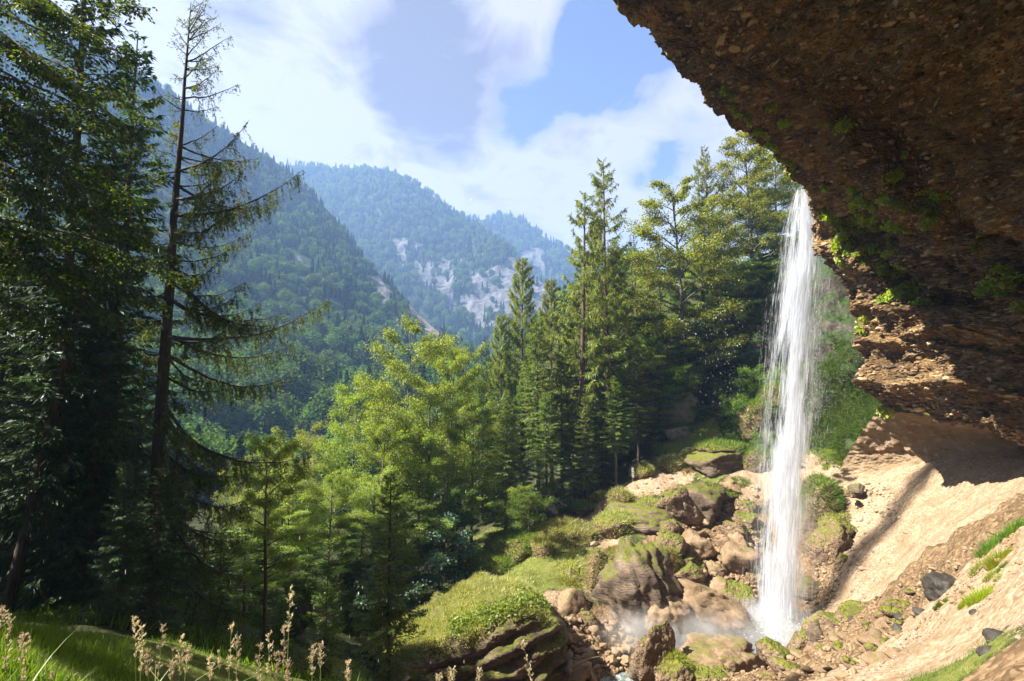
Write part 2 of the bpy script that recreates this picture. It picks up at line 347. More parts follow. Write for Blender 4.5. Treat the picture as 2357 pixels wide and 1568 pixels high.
# ------------------------------------------------------------------ the ground: one sheet fitted through surveyed points
# (u, v, distance, type) f forest floor, g grass, s pale scree, r brown rubble
CP = [(0,1430,4.6,'g'),(150,1520,5.0,'g'),(250,1560,5.2,'g'),(-300,1420,5,'g'),(480,1580,6.5,'g'),(400,1462,9.5,'g'),(330,1480,9.5,'g'),(470,1500,9.5,'g'),
 (100,1465,9,'f'),(250,1500,10,'f'),(-200,1430,10,'f'),(60,1425,14,'f'),(250,1430,16,'f'),(345,1425,15,'f'),(-200,1350,20,'f'),(150,1380,24,'f'),(400,1380,24,'f'),(0,1300,35,'f'),(300,1250,45,'f'),(-400,1250,35,'f'),
 (560,1500,15,'f'),(740,1600,17,'f'),(892,1600,16,'f'),(620,1480,21,'f'),(720,1480,27,'f'),(600,1400,30,'f'),(800,1450,33,'f'),(820,1560,25,'g'),(950,1580,26.5,'r'),(1100,1590,27.5,'r'),(1280,1545,29,'r'),
 (700,1310,45,'f'),(900,1330,42,'f'),(1000,1330,42,'f'),(500,1280,60,'f'),(700,1170,90,'f'),(900,1200,80,'f'),(400,1120,110,'f'),(700,1060,145,'f'),(1000,1090,110,'f'),(500,1060,150,'f'),
 (1080,1340,40,'g'),(960,1400,36,'g'),(1150,1350,35,'g'),(1180,1260,44,'g'),(1270,1260,42,'g'),(1250,1330,36,'g'),(1300,1190,50,'g'),(1370,1178,47,'s'),(1400,1210,44,'g'),(1340,1260,40,'g'),(1300,1340,36,'g'),(1385,1270,40,'s'),(1360,1330,36.5,'s'),(1300,1385,33.5,'s'),
 (1330,1440,32,'r'),(1400,1470,32,'r'),(1300,1500,30.5,'r'),(1310,1560,29,'r'),(1450,1120,47,'s'),(1400,1135,50,'f'),(1480,1180,43,'g'),(1500,1105,47,'s'),(1560,1095,48,'s'),(1550,1050,52,'g'),(1460,1060,54,'f'),(1300,1110,60,'f'),
 (1620,1130,45,'r'),(1700,1110,45,'s'),(1640,1020,53,'g'),(1640,1090,47,'g'),(1600,1190,42.5,'r'),(1680,1200,41.5,'r'),(1560,1250,39.5,'r'),(1640,1300,38.5,'r'),(1720,1320,37,'r'),(1580,1370,36,'r'),(1690,1400,35.8,'r'),(1520,1420,34.3,'r'),(1560,1465,33.8,'r'),
 (1640,1500,33.3,'r'),(1780,1515,32.8,'r'),(1700,1530,31.8,'r'),(1450,1520,31.3,'r'),(1400,1568,29.6,'r'),(1480,1580,29,'r'),(1600,1560,29.3,'r'),(1720,1560,28.8,'r'),(1820,1530,29.3,'r'),(1840,1440,34.5,'r'),
 (1880,1360,36.3,'r'),(1880,1280,38,'r'),(1890,1200,40,'g'),(1900,1130,41.5,'g'),(1900,1095,43,'s'),(1960,1092,42,'s'),(2060,1092,39.5,'s'),(2000,1150,39,'s'),(2060,1200,35.5,'s'),(2050,1300,32.5,'s'),(1960,1300,35.2,'s'),(1930,1390,32.5,'s'),
 (2200,1200,28.8,'s'),(2150,1085,36,'s'),(2280,1140,28,'s'),(2357,1120,25.5,'s'),(2130,1270,28.8,'s'),(2000,1385,30,'s'),(2500,1090,23,'s'),(2290,1190,24.6,'s'),(2357,1150,21.5,'s'),
 (2357,1172,15.5,'r'),(2200,1255,18.7,'r'),(2050,1355,23.0,'r'),(1950,1432,26.6,'r'),(1890,1470,28.3,'r'),(2357,1250,12.3,'s'),(2357,1400,9.3,'s'),(2357,1568,7.0,'r'),(2200,1350,15.3,'s'),(2150,1440,13.5,'s'),(2100,1500,13.4,'s'),
 (2080,1420,18.5,'r'),(1950,1500,19.5,'r'),(1900,1568,14.5,'s'),(1750,1568,21,'r'),(1650,1575,25,'r'),(2250,1500,10,'s'),(2150,1568,9.3,'g'),(2280,1480,9.6,'g'),(2000,1568,12,'s'),(2290,1560,7.8,'r'),(1990,1450,22.5,'r'),
 (1480,1000,64,'f'),(1600,930,60,'f'),(1540,900,66,'f'),(1680,860,61,'f'),(1760,900,56,'g'),(1700,980,54,'g'),(1760,1030,50,'g'),(1760,760,63,'f'),(1650,740,70,'f'),(1800,690,66,'f'),(1850,600,70,'f'),(1760,640,76,'f'),(1500,800,85,'f'),(1300,950,85,'f'),(1150,1120,80,'f'),(1400,900,85,'f'),(1500,650,115,'f'),(1250,820,120,'f'),
 (1950,700,62,'f'),(1950,900,52,'g'),(1950,1000,47,'g'),(2050,1010,46,'g'),(2050,750,62,'f'),(2150,600,70,'f')]
cw = [P(a, b, c) for a, b, c, d in CP]; ct = [d for *_, d in CP]
for p_, t_ in [((0,0,-1.75),'s'),((0,2.2,-2.0),'g'),((-2,2,-1.75),'g'),((2,2.5,-2.1),'g'),((4,6,-4.6),'s'),((0,5.5,-4.3),'g'),((-1,10,-6.6),'f'),((3,14,-9),'r'),((3,-4,-1.2),'s'),((12,0,-1.8),'s'),((20,6,-1),'s'),((24,12,-1.2),'s'),((-6,-4,-2),'g'),((-14,0,-3),'g'),((-20,10,-4.5),'f'),((-30,30,-6),'f'),((6,21,-12.2),'r'),((0,20,-11.5),'f'),
  ((-60,60,-8),'f'),((-100,120,0),'f'),((-60,150,-14),'f'),((0,180,-22),'f'),((60,170,0),'f'),((110,140,40),'f'),((140,80,42),'f'),((100,60,36),'f'),((70,110,18),'f'),((60,80,20),'f'),((-130,60,8),'f'),((-160,160,20),'f')]:
    cw.append(np.array(p_, float)); ct.append(t_)
cw = np.array(cw); nC = len(cw)
def tps(r2): return 0.5 * r2 * np.log(r2 + 1e-9)
_A = tps(((cw[:, None, :2] - cw[None, :, :2]) ** 2).sum(-1)); _A[np.diag_indices(nC)] = 1.2 * np.clip((np.hypot(cw[:, 0], cw[:, 1]) / 26) ** 2, .004, 1)
_B = np.concatenate([np.ones((nC, 1)), cw[:, :2]], 1)
_S = np.block([[_A, _B], [_B.T, np.zeros((3, 3))]])
_w = np.linalg.solve(_S, np.concatenate([cw[:, 2], np.zeros(3)]))
TY = {t: np.array([1.0 if x == t else 0.0 for x in ct]) for t in 'fgsr'}
def base_z(x, y):
    out = np.empty(len(x))
    for i in range(0, len(x), 20000):
        q = np.stack([x[i:i+20000], y[i:i+20000]], 1)
        out[i:i+20000] = tps(((q[:, None] - cw[None, :, :2]) ** 2).sum(-1)) @ _w[:nC] + _w[nC] + q @ _w[nC+1:]
    r = np.hypot(x, y); f = np.clip((r - 150) / 60, 0, 1); f = f * f * (3 - 2 * f)
    return out * (1 - f) + (-22) * f
def weights(x, y):
    res = {t: np.empty(len(x)) for t in 'fgsr'}
    for i in range(0, len(x), 20000):
        q = np.stack([x[i:i+20000], y[i:i+20000]], 1)
        r = np.hypot(q[:, 0], q[:, 1])[:, None]
        w = 1.0 / ((((q[:, None] - cw[None, :, :2]) ** 2).sum(-1)) / (0.03 * r + .15) ** 2 + .5) ** 2
        w /= w.sum(1, keepdims=True)
        for t in 'fgsr': res[t][i:i+20000] = w @ TY[t]
    return res
def ground_z(x, y, detail=True):
    x = np.atleast_1d(np.asarray(x, float)); y = np.atleast_1d(np.asarray(y, float))
    z = base_z(x, y)
    if detail:
        r = np.hypot(x, y); p = np.stack([x, y, np.zeros_like(x)], 1)
        z = z + np.clip(r / 30, .1, 1.3) * (fbm(p * .35, 3, 5) * .35) + np.clip(r / 25, .15, 1) * fbm(p * 1.6, 3, 9) * .12
    return z
na, nr = 620, 520
az = np.linspace(R(-62), R(64), na); rr = np.exp(np.linspace(math.log(1.2), math.log(230), nr))
AZ, RR = np.meshgrid(az, rr)
gx, gy = (np.sin(AZ) * RR).ravel(), (np.cos(AZ) * RR).ravel()
gz = ground_z(gx, gy); gw = weights(gx, gy)
rub = np.clip(gw['r'] * 1.6 - .3, 0, 1); scr = np.clip(gw['s'] * 1.5 - .4, 0, 1); p3 = np.stack([gx, gy, gz], 1)
f1, f2 = worley(p3 * np.array([1.1, 1.1, 1.1]), 3)
gz = gz + rub * (np.clip(.55 - f1, 0, 1) * .75 - .12) * np.clip(RR.ravel() / 25, .25, 1)
f1, f2 = worley(p3 * 2.3, 5); gz = gz + scr * (np.clip(.5 - f1, 0, 1) * .30 + fbm(p3 * np.array([.5, .5, .5]), 4, 15, .6) * .16) * np.clip(RR.ravel() / 25, .2, 1)
gv = np.stack([gx, gy, gz], 1)
far = []; 
a2 = np.linspace(R(-180), R(180), 73)
rings = [(0.0, -1.85)]
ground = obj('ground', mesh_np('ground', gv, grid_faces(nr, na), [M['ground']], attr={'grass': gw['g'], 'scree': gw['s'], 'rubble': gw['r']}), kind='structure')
# the same hillside goes on behind and beside the camera, and the valley floor out to the horizon
def ring_sheet(name, azs, rs, zoff):
    A2, R2 = np.meshgrid(azs, rs); x, y = (np.sin(A2) * R2).ravel(), (np.cos(A2) * R2).ravel()
    z = base_z(x, y) + zoff; z = np.where((np.hypot(x, y) < 60) & (z > 12), 12, z); w = weights(x, y)
    return obj(name, mesh_np(name, np.stack([x, y, z], 1), grid_faces(len(rs), len(azs)), [M['ground']], attr={'grass': w['g'], 'scree': w['s'], 'rubble': w['r']}), kind='structure')
ring_sheet('hillside', np.linspace(R(63.8), R(298.2), 90), np.exp(np.linspace(math.log(1.0), math.log(230), 60)), -.03)
ring_sheet('valley_floor', np.linspace(R(-180), R(180), 121), np.array([225, 400, 800, 1600, 3000.]), -1.0)
ring_sheet('ground', np.linspace(0, 2 * math.pi, 40), np.array([.01, .4, .8, 1.25]), .0)

# ------------------------------------------------------------------ mountains
def mountain(name, cols, rows, cols_n, power, rough, back, rock_polys, slide_polys, seed, ext=1.35):
    """cols: (u, v_top, Y_top, v_bottom, Y_bottom); the slope rises from its foot to the ridge and falls away behind it"""
    cols = np.asarray(cols, float); cc = catmull(cols, cols_n)
    t = np.linspace(0, 1, rows)[:, None]
    uu = np.repeat(cc[None, :, 0], rows, 0); vv = cc[None, :, 3] + (cc[None, :, 1] - cc[None, :, 3]) * t
    YY = cc[None, :, 4] + (cc[None, :, 2] - cc[None, :, 4]) * t ** power
    g = P(uu, vv, YY)
    nrm = grid_normals(g); nrm *= np.sign((nrm * -g).sum(-1, keepdims=True))
    flat = g.reshape(-1, 3); sc = rough[0]
    d = fbm(flat * np.array([1, 1, .35]) / sc, 5, seed, .5, ridged=True) * rough[1]
    rk = np.zeros(len(flat)); sd = np.zeros(len(flat))
    uvn = fbm(flat / 40, 4, seed + 3) * 9
    for pl_ in rock_polys: rk = np.maximum(rk, poly_mask(uu.ravel() + uvn, vv.ravel() + uvn * .6, pl_))
    st_ = fbm(np.stack([uu.ravel() / 22, vv.ravel() / 75, uu.ravel() * 0], 1), 4, seed + 5)
    rk = rk * (st_ > -.34)
    for pl_ in slide_polys: sd = np.maximum(sd, poly_mask(uu.ravel() + uvn * .3, vv.ravel() + uvn * .3, pl_))
    d = d + rk * fbm(flat * np.array([1, 1, .4]) / (sc * .25), 5, seed + 8, .55, ridged=True) * rough[1] * .38
    edge = np.minimum(1, (1 - np.repeat(t, cols_n, 1)) * 6 + .25).ravel()
    g = (flat + nrm.reshape(-1, 3) * (d * edge)[:, None]).reshape(rows, cols_n, 3)
    top = g[-1]; hd = unit(top * np.array([1, 1, 0]))
    extra = [top + hd * back * k_ * .33 - np.array([0, 0, 1]) * back * .3 * k_ ** 1.3 for k_ in (1, 2, 3)]
    extra[-1][:, 2] = np.minimum(extra[-1][:, 2], -24)
    full = np.concatenate([g] + [e[None] for e in extra]); nf_ = len(full)
    pad = lambda a: np.concatenate([a, np.zeros(cols_n * 3)])
    o = obj(name, mesh_np(name, full.reshape(-1, 3), grid_faces(nf_, cols_n), [M['mountain']], attr={'rock': pad(rk), 'slide': pad(sd)}), kind='structure')
    return g, np.maximum(rk, sd).reshape(rows, cols_n)
SLIDE = [(918, 690), (945, 705), (990, 745), (1018, 775), (1010, 800), (985, 790), (955, 755), (925, 720)]
ROCKB = [(880, 545), (930, 550), (1000, 590), (1060, 610), (1110, 650), (1160, 620), (1215, 560), (1270, 600), (1270, 760), (1180, 770), (1130, 785), (1080, 755), (1030, 715), (960, 660), (905, 600)]
mA, rA = mountain('mountain', [(-350, -150, 380, 900, 120), (100, 60, 420, 960, 128), (330, 178, 460, 985, 132), (440, 250, 500, 1000, 135), (540, 318, 540, 1010, 138), (640, 378, 560, 1015, 140), (740, 470, 540, 1010, 145), (830, 585, 500, 1005, 150), (900, 660, 460, 1000, 155), (980, 740, 420, 1000, 160), (1080, 815, 380, 1000, 165), (1250, 880, 340, 1000, 170)], 170, 260, 1.25, (70, 9), 260, [[(838, 640), (870, 632), (905, 690), (900, 735), (862, 720)], [(655, 590), (700, 600), (720, 650), (690, 655)]], [SLIDE], 11)
mB, rB = mountain('mountain', [(400, 420, 900, 900, 520), (560, 385, 1000, 880, 560), (640, 379, 1050, 870, 600), (730, 384, 1080, 860, 620), (830, 392, 1080, 850, 640), (905, 398, 1060, 840, 650), (960, 425, 1040, 830, 660), (1020, 470, 1010, 830, 650), (1070, 505, 980, 830, 640), (1150, 560, 900, 830, 620), (1230, 640, 820, 840, 590), (1330, 740, 740, 860, 560)], 150, 230, 1.1, (150, 20), 420, [ROCKB], [], 23)
mC, rC = mountain('mountain', [(900, 520, 1330, 820, 900), (1060, 506, 1330, 820, 900), (1110, 510, 1330, 820, 900), (1160, 505, 1330, 820, 880), (1205, 512, 1310, 820, 860), (1250, 548, 1290, 820, 850), (1340, 600, 1250, 830, 820), (1500, 660, 1170, 840, 800), (1700, 690, 1130, 850, 760)], 90, 120, 1.1, (200, 30), 600, [[(1190, 585), (1245, 572), (1265, 650), (1210, 655)]], [], 37)

# ------------------------------------------------------------------ the overhanging cliff
T = [[(1230,-250,17),(1700,-250,15.5),(2200,-250,13.5),(2800,-250,10.5)],
 [(1412,0,18.5),(1750,0,17.2),(2150,0,15),(2720,0,12)],
 [(1482,52,19.8),(1790,60,18.0),(2170,60,15.6),(2720,60,12.6)],
 [(1545,122,21.2),(1840,125,19.2),(2200,125,16.6),(2720,125,13.2)],
 [(1625,190,23.2),(1900,195,20.4),(2240,195,17.8),(2720,190,14)],
 [(1712,290,26.5),(1960,295,22.9),(2260,290,19.5),(2720,285,15)],
 [(1802,375,30),(2010,390,25.6),(2270,385,21.5),(2720,375,16.2)],
 [(1866,470,33.5),(2050,480,28.4),(2290,480,23.2),(2720,470,17.2)],
 [(1918,545,35.6),(2075,560,30.3),(2310,560,24.4),(2720,560,18)],
 [(1938,630,36.2),(2100,640,31.0),(2320,650,25.0),(2720,650,18.8)],
 [(1966,712,35.8),(2112,730,30.8),(2330,735,25.2),(2720,735,19.2)],
 [(1980,800,35),(2120,805,30.4),(2335,810,25.1),(2720,810,19.4)],
 [(1990,872,34),(2125,880,29.8),(2335,890,25.0),(2720,885,19.7)],
 [(2022,925,33.2),(2140,945,29.8),(2335,975,25.3),(2720,985,20.2)],
 [(2040,944,33.5),(2150,962,30.8),(2340,1000,26.2),(2720,1010,21)]]
cwT = np.array([[P(*q[:2], q[2]) for q in row] for row in T])
NR, NCn = 470, 360
g = loft(cwT, NR, NCn)
nrm = grid_normals(g); nrm *= np.sign((nrm * -g).sum(-1, keepdims=True))
fl = g.reshape(-1, 3); nf_ = nrm.reshape(-1, 3)
# ledges: picture-independent relief in world space; strata dip slightly
st = fl @ np.array([.12, -.10, 1.0])
wob = fbm(fl * .16, 3, 71) * 1.6
led = np.abs(((st + wob) * .36) % 1 - .5) * 2
lowf = np.clip((11 - fl[:, 2]) / 7, .35, 1)
disp = fbm(fl * .12, 3, 41) * 1.0 + lowf * (led ** 2 - .4) * 1.2 + fbm(fl * .55, 4, 43, .55) * .55 + fbm(fl * np.array([2, 2, 3.2]), 4, 47, .6) * .30 + fbm(fl * np.array([.8, .8, 1.8]), 4, 57, .55, ridged=True) * .34
CU0, CV0, _ = project(fl)
def seg_signed(px, py, line):
    best = np.full(len(px), 1e9); sg = np.zeros(len(px))
    for (x0, y0), (x1, y1) in zip(line[:-1], line[1:]):
        dx, dy = x1 - x0, y1 - y0; t = np.clip(((px - x0) * dx + (py - y0) * dy) / (dx * dx + dy * dy), 0, 1); d_ = np.hypot(px - x0 - t * dx, py - y0 - t * dy)
        b_ = d_ < best; best = np.where(b_, d_, best); sg = np.where(b_, np.sign(dx * (py - y0) - dy * (px - x0)), sg)
    return best * sg
cw_ = fbm(fl * .5, 3, 77) * 16
for line, A_, wl in [([(1985,290),(2051,340),(2071,390),(2121,430),(2186,465),(2216,515),(2321,565),(2400,640)], 1.1, 150), ([(2040,555),(2071,580),(2091,645),(2161,700),(2260,720),(2400,790)], .9, 90), ([(1960,765),(2010,750),(2071,708),(2171,700),(2250,740)], .9, 100), ([(1900,500),(1960,520),(2060,545),(2140,560),(2230,620),(2400,690)], .7, 70), ([(1640,185),(1720,260),(1800,330),(1880,470),(1945,590)], -.8, 90), ([(1480,20),(1640,110),(1850,210),(2100,300),(2400,380)], .5, 160), ([(1990,840),(2070,800),(2200,800),(2400,850)], .5, 80)]:
    sd_ = seg_signed(CU0, CV0, line) + cw_
    disp += A_ * (np.where(sd_ > 0, np.clip(sd_ / 9, 0, 1) * np.exp(-np.maximum(sd_, 0) / wl), 0) - np.where(sd_ <= 0, .6 * np.exp(np.minimum(sd_, 0) / 45), 0) * 1.0)
f1, f2 = worley(fl * 1.5, 51); disp += np.clip(.5 - f1, 0, 1) * .32 * np.clip(lowf + .3, 0, 1)
f1, f2 = worley(fl * 3.4, 52); disp += np.clip(.5 - f1, 0, 1) * .2
ew = np.minimum(1, np.linspace(0, 1, NCn) * 10 + .55)[None, :].repeat(NR, 0).ravel()
fl2 = fl + nf_ * (disp * ew)[:, None]
# ragged rim: stones stick out of the free edge
g2 = fl2.reshape(NR, NCn, 3)
rim = g2[:, 0]
lowr = np.clip((np.linspace(0, 14, NR) - 7.2) / 1.8, 0, 1)[:, None]; lowr = lowr * lowr * (3 - 2 * lowr)
ax = lambda a, b: rim + (np.array(a) * (1 - lowr) + np.array(b) * lowr)
o1 = ax([.6, .9, .8], [.55, .6, .1]); o2 = ax([2.2, 2.8, 3.5], [1.8, 1.7, .3]); o3 = ax([6, 7, 11.0], [5.0, 3.0, .8]); o4 = ax([26, 24, 26.0], [16, 7, 8])
o5 = o4 + np.array([70, 20, 0])
rel = lambda a, s, am: a + np.stack([fbm(a * s, 3, q) for q in (1, 2, 3)], 1) * am
o1, o2, o3 = rel(o1, .9, .25), rel(o2, .6, .6), rel(o3, .25, 1.6)
# outer (sky side) face must stay behind the rim seen from the path
full = np.concatenate([o5[:, None], o4[:, None], o3[:, None], o2[:, None], o1[:, None], g2], 1)
# the roof of the alcove goes on over and behind the camera
up0 = full[0]
def hood(row, dx): return row + np.array(dx)
h1 = full[0] + np.array([-7, -9, 1.0]); h2 = full[0] + np.array([-14, -19, 1.5]); h3 = full[0] + np.array([-20, -30, 1])
fullh = np.concatenate([h3[None], h2[None], h1[None], full])
cliff = obj('cliff', mesh_np('cliff', fullh.reshape(-1, 3), grid_faces(*fullh.shape[:2]), [M['conglomerate']]), kind='structure')
CL_G, CL_N = g2, nrm
# recess under the overhang and the pale wall above the ledge
T2 = [[(2036,938,34.6),(2150,956,31.5),(2340,992,26.8),(2720,1005,21)],
 [(2020,948,38.6),(2150,978,35.6),(2340,1004,30.5),(2720,1012,24.5)],
 [(1990,985,40.6),(2150,1003,37.4),(2340,1022,32),(2720,1032,25.3)],
 [(1955,1040,42.4),(2140,1040,38.3),(2340,1052,32.0),(2720,1065,25.1)],
 [(1935,1075,43),(2120,1072,38.6),(2340,1085,31.5),(2720,1090,24.5)],
 [(1930,1110,43),(2110,1120,38.4),(2340,1125,30.6),(2720,1130,23.8)]]
g = loft(np.array([[P(*q[:2], q[2]) for q in row] for row in T2]), 130, 260)
n_ = grid_normals(g); n_ *= np.sign((n_ * -g).sum(-1, keepdims=True)); fl = g.reshape(-1, 3)
d = fbm(fl * .3, 3, 61) * .45 + fbm(fl * np.array([1.3, 1.3, 2.4]), 4, 63, .6) * .3
f1, f2 = worley(fl * np.array([1.2, 1.2, 1.8]), 65); d += np.clip(.5 - f1, 0, 1) * .35
uu, vv, _ = project(fl); d *= np.clip((2330 - uu) / 120, .35, 1)
g = fl + n_.reshape(-1, 3) * d[:, None]
obj('rock_wall', mesh_np('rock_wall', g, grid_faces(130, 260), [M['pale_wall']]), kind='structure')
# close the alcove out of sight on the right so that no daylight leaks in
b0 = fullh[:, -1]
cl = np.stack([b0, b0 * np.array([1.25, .8, 1.0]) + np.array([4, -3, 0]), b0 * np.array([1.3, .4, .4]) + np.array([6, -16, 1])], 1)
obj('cliff', mesh_np('cliff_side', cl.reshape(-1, 3), grid_faces(*cl.shape[:2]), [M['conglomerate']]), kind='structure')
# green crag behind the waterfall
T3 = [[(1600,640,74),(1740,600,70),(1900,500,66),(2100,420,60)],
 [(1600,720,68),(1740,680,63),(1900,600,58),(2100,560,54)],
 [(1610,800,64),(1740,770,60),(1900,740,54.5),(2090,740,50)],
 [(1620,870,60.5),(1740,860,56.5),(1900,850,51.5),(2070,850,47.5)],
 [(1640,940,57.5),(1745,940,53.5),(1900,930,49),(2050,930,45.6)],
 [(1660,1000,53),(1750,1010,49.5),(1890,1010,46.8),(2010,1000,44)],
 [(1680,1060,48.5),(1750,1070,46.5),(1880,1085,44.4),(1980,1100,42.6)]]
g = loft(np.array([[P(*q[:2], q[2]) for q in row] for row in T3]), 220, 240)
n_ = grid_normals(g); n_ *= np.sign((n_ * -g).sum(-1, keepdims=True)); fl = g.reshape(-1, 3)
d = fbm(fl * .12, 3, 81) * 2.2 + fbm(fl * .5, 4, 83, .55) * .9 + fbm(fl * 2.2, 3, 85) * .2
g = fl + n_.reshape(-1, 3) * d[:, None]
M['crag'] = rock_mat('overgrown_crag', [(.03, .026, .02), (.085, .07, .055), (.17, .145, .12)], moss=1.0, mossc=((.014, .035, .008), (.05, .085, .018)), upmoss=(.12, .5), bstr=1.0, bdist=.3, nscale=.4)
CR = g.reshape(220, 240, 3)
obj('crag', mesh_np('crag', g, grid_faces(220, 240), [M['crag']]), kind='structure')
# ------------------------------------------------------------------ plant makers
class Geo:
    def __init__(s): s.v = []; s.q = []; s.t = []; s.n = 0
    def add(s, v, q=None, t=None):
        v = np.asarray(v, float).reshape(-1, 3)
        if q is not None and len(q): s.q.append(np.asarray(q) + s.n)
        if t is not None and len(t): s.t.append(np.asarray(t) + s.n)
        s.v.append(v); s.n += len(v)
    def tube(s, pts, rad, sides=5):
        pts = np.asarray(pts, float); k_ = len(pts); d = unit(np.gradient(pts, axis=0))
        ref = np.where(np.abs(d[:, 2:3]) > .9, np.array([[1.0, 0, 0]]), np.array([[0, 0, 1.0]]))
        a = unit(np.cross(d, ref)); b = np.cross(d, a)
        an = np.linspace(0, 2 * math.pi, sides, endpoint=False)
        ring = pts[:, None] + np.asarray(rad, float).reshape(-1, 1, 1) * (np.cos(an)[None, :, None] * a[:, None] + np.sin(an)[None, :, None] * b[:, None])
        s.add(ring, q=grid_faces(k_, sides, True))
    def cards(s, c, d, nrm, L, Wd):
        """folded leaf shapes: base at c, pointing along d"""
        n = len(c); d = unit(d); b = unit(np.cross(d, nrm)); up = np.cross(b, d)
        L = np.broadcast_to(L, n)[:, None]; Wd = np.broadcast_to(Wd, n)[:, None]
        v = np.stack([c, c + d * L * .45 + b * Wd * .5 + up * Wd * .12, c + d * L, c + d * L * .45 - b * Wd * .5 + up * Wd * .12], 1)
        i = np.arange(n)[:, None] * 4
        s.add(v, q=i + np.array([[0, 1, 2, 3]]))
    def blades(s, c, d, side, L, Wd):
        """thin two-sided blades ending in a point"""
        n = len(c); L = np.broadcast_to(L, n)[:, None]; Wd = np.broadcast_to(Wd, n)[:, None]
        v = np.stack([c - side * Wd * .5, c + side * Wd * .5, c + unit(d) * L], 1)
        s.add(v, t=np.arange(n)[:, None] * 3 + np.array([[0, 1, 2]]))
    def mesh(s, name, mats, smooth=False):
        fs = []
        if s.q: fs.append(np.concatenate(s.q))
        if s.t: fs.append(np.concatenate(s.t))
        return mesh_np(name, np.concatenate(s.v), fs, mats, smooth=smooth)
def rvec(rng, n): return unit(rng.normal(size=(n, 3)))

def conifer(seed, H, Rm, bare=.06, whorl=.36, nb=5, dens=42, card=(.32, .075), tip=.25, low=-.45, high=.55, prof=.8, hang=.25, sway=.01, trunk_r=None, dropout=0.0, larch=False, latw=.26, side_bias=None, tip_up=.28):
    rng = np.random.default_rng(seed); W = Geo(); C = Geo()
    zs = np.linspace(0, H, 16); tr = trunk_r or H * .0085 + .04
    sx = np.cumsum(rng.normal(0, sway, 16)) * H * .05; sy = np.cumsum(rng.normal(0, sway, 16)) * H * .05
    cx = lambda z: np.interp(z, zs, sx); cyy = lambda z: np.interp(z, zs, sy)
    W.tube(np.stack([sx, sy, zs], 1), tr * (1 - zs / H) ** .8 + .012, 8)
    bz, baz = [], []
    z = bare * H
    while z < H * .985:
        n = max(2, int(round(nb * rng.uniform(.6, 1.3)))); a0 = rng.uniform(0, 6.28)
        for j in range(n):
            if rng.random() < dropout: continue
            bz.append(z + rng.uniform(-.5, .5) * whorl); baz.append(a0 + j * 6.283 / n + rng.uniform(-.35, .35))
        z += whorl * rng.uniform(.7, 1.3) * (1.0 if z < H * .8 else .7)
    bz = np.clip(np.array(bz), .02 * H, H * .99); baz = np.array(baz); B = len(bz); k_ = bz / H
    kk2 = (k_ - bare) / (1 - bare)
    L = Rm * np.clip(1 - kk2, 0, 1) ** prof * np.minimum(1, .5 + kk2 * 3.2) * rng.uniform(.62, 1.12, B) + tip
    if side_bias is not None: L *= 1 + side_bias[1] * np.cos(baz - side_bias[0])
    p0 = low + (high - low) * kk2 ** 1.1 + rng.normal(0, .10, B)
    hd = np.stack([np.cos(baz), np.sin(baz), np.zeros(B)], 1)
    base = np.stack([cx(bz), cyy(bz), bz], 1)
    sag = (.32 + .15 * rng.random(B)) * (1 - kk2 * .9); tu = tip_up * (1 - kk2 * .5)
    def pos(b, s_):
        hor = L[b] * s_ * np.cos(p0[b] * .9)
        zz = L[b] * (s_ * np.sin(p0[b]) - sag[b] * s_ ** 2 * .6 + tu[b] * s_ ** 3)
        q = base[b] + hd[b] * hor[:, None]; q[:, 2] += zz; return q
    S = 5
    for b in range(B):
        if L[b] < .25: continue
        s_ = np.linspace(0, .96, S); W.tube(pos(np.full(S, b), s_), np.linspace(.010 + L[b] * .0095, .004, S), 3)
    M_ = np.maximum(4, (L * dens * rng.uniform(.6, 1.25, B)).astype(int)); b = np.repeat(np.arange(B), M_); n = len(b)
    s_ = rng.uniform(.10 if not larch else .18, 1.0, n) ** .75
    p = pos(b, s_); e = np.stack([-hd[b, 1], hd[b, 0], np.zeros(n)], 1)
    sd = rng.choice([-1.0, 1.0], n)
    lat = np.minimum(latw * L[b] * (1.05 - s_), .75) * rng.random(n)
    if not larch:
        p = p + e * (sd * lat)[:, None]; p[:, 2] -= lat * rng.uniform(.05, .45, n) + rng.uniform(-.03, .05, n)
        d = hd[b] * rng.uniform(.3, .9, n)[:, None] + e * (sd * rng.uniform(.2, .9, n))[:, None]; d[:, 2] += rng.uniform(-.55, .18, n) - hang * .4 + p0[b] * .4
        nm = np.array([[0, 0, 1.0]]) + rng.normal(0, .35, (n, 3))
        C.cards(p, d, nm, rng.uniform(.6, 1.25, n) * card[0] * np.clip(.35 + L[b] / 2, .5, 1), rng.uniform(.7, 1.3, n) * card[1])
    else:
        lat *= .8; p = p + e * (sd * lat)[:, None]; p[:, 2] -= lat * rng.uniform(.0, .4, n)
        d = rng.normal(0, .38, (n, 3)) + hd[b] * .25; d[:, 2] -= rng.uniform(.35, 1.5, n) * (1 - kk2[b] * .5)
        hl = rng.uniform(.35, 1.3, n) ** 1.5 * card[0] * np.clip(.3 + L[b] / 2.2, .45, 1)
        C.cards(p, d, rvec(rng, n), hl, rng.uniform(.6, 1.5, n) * card[1])
        m = n // 2                                   # short tufts along the bough itself
        C.cards(pos(b[:m], s_[:m]) + rng.normal(0, .03, (m, 3)), rvec(rng, m) + np.array([[0, 0, .3]]), rvec(rng, m), rng.uniform(.08, .2, m), card[1] * 1.1)
    return W, C

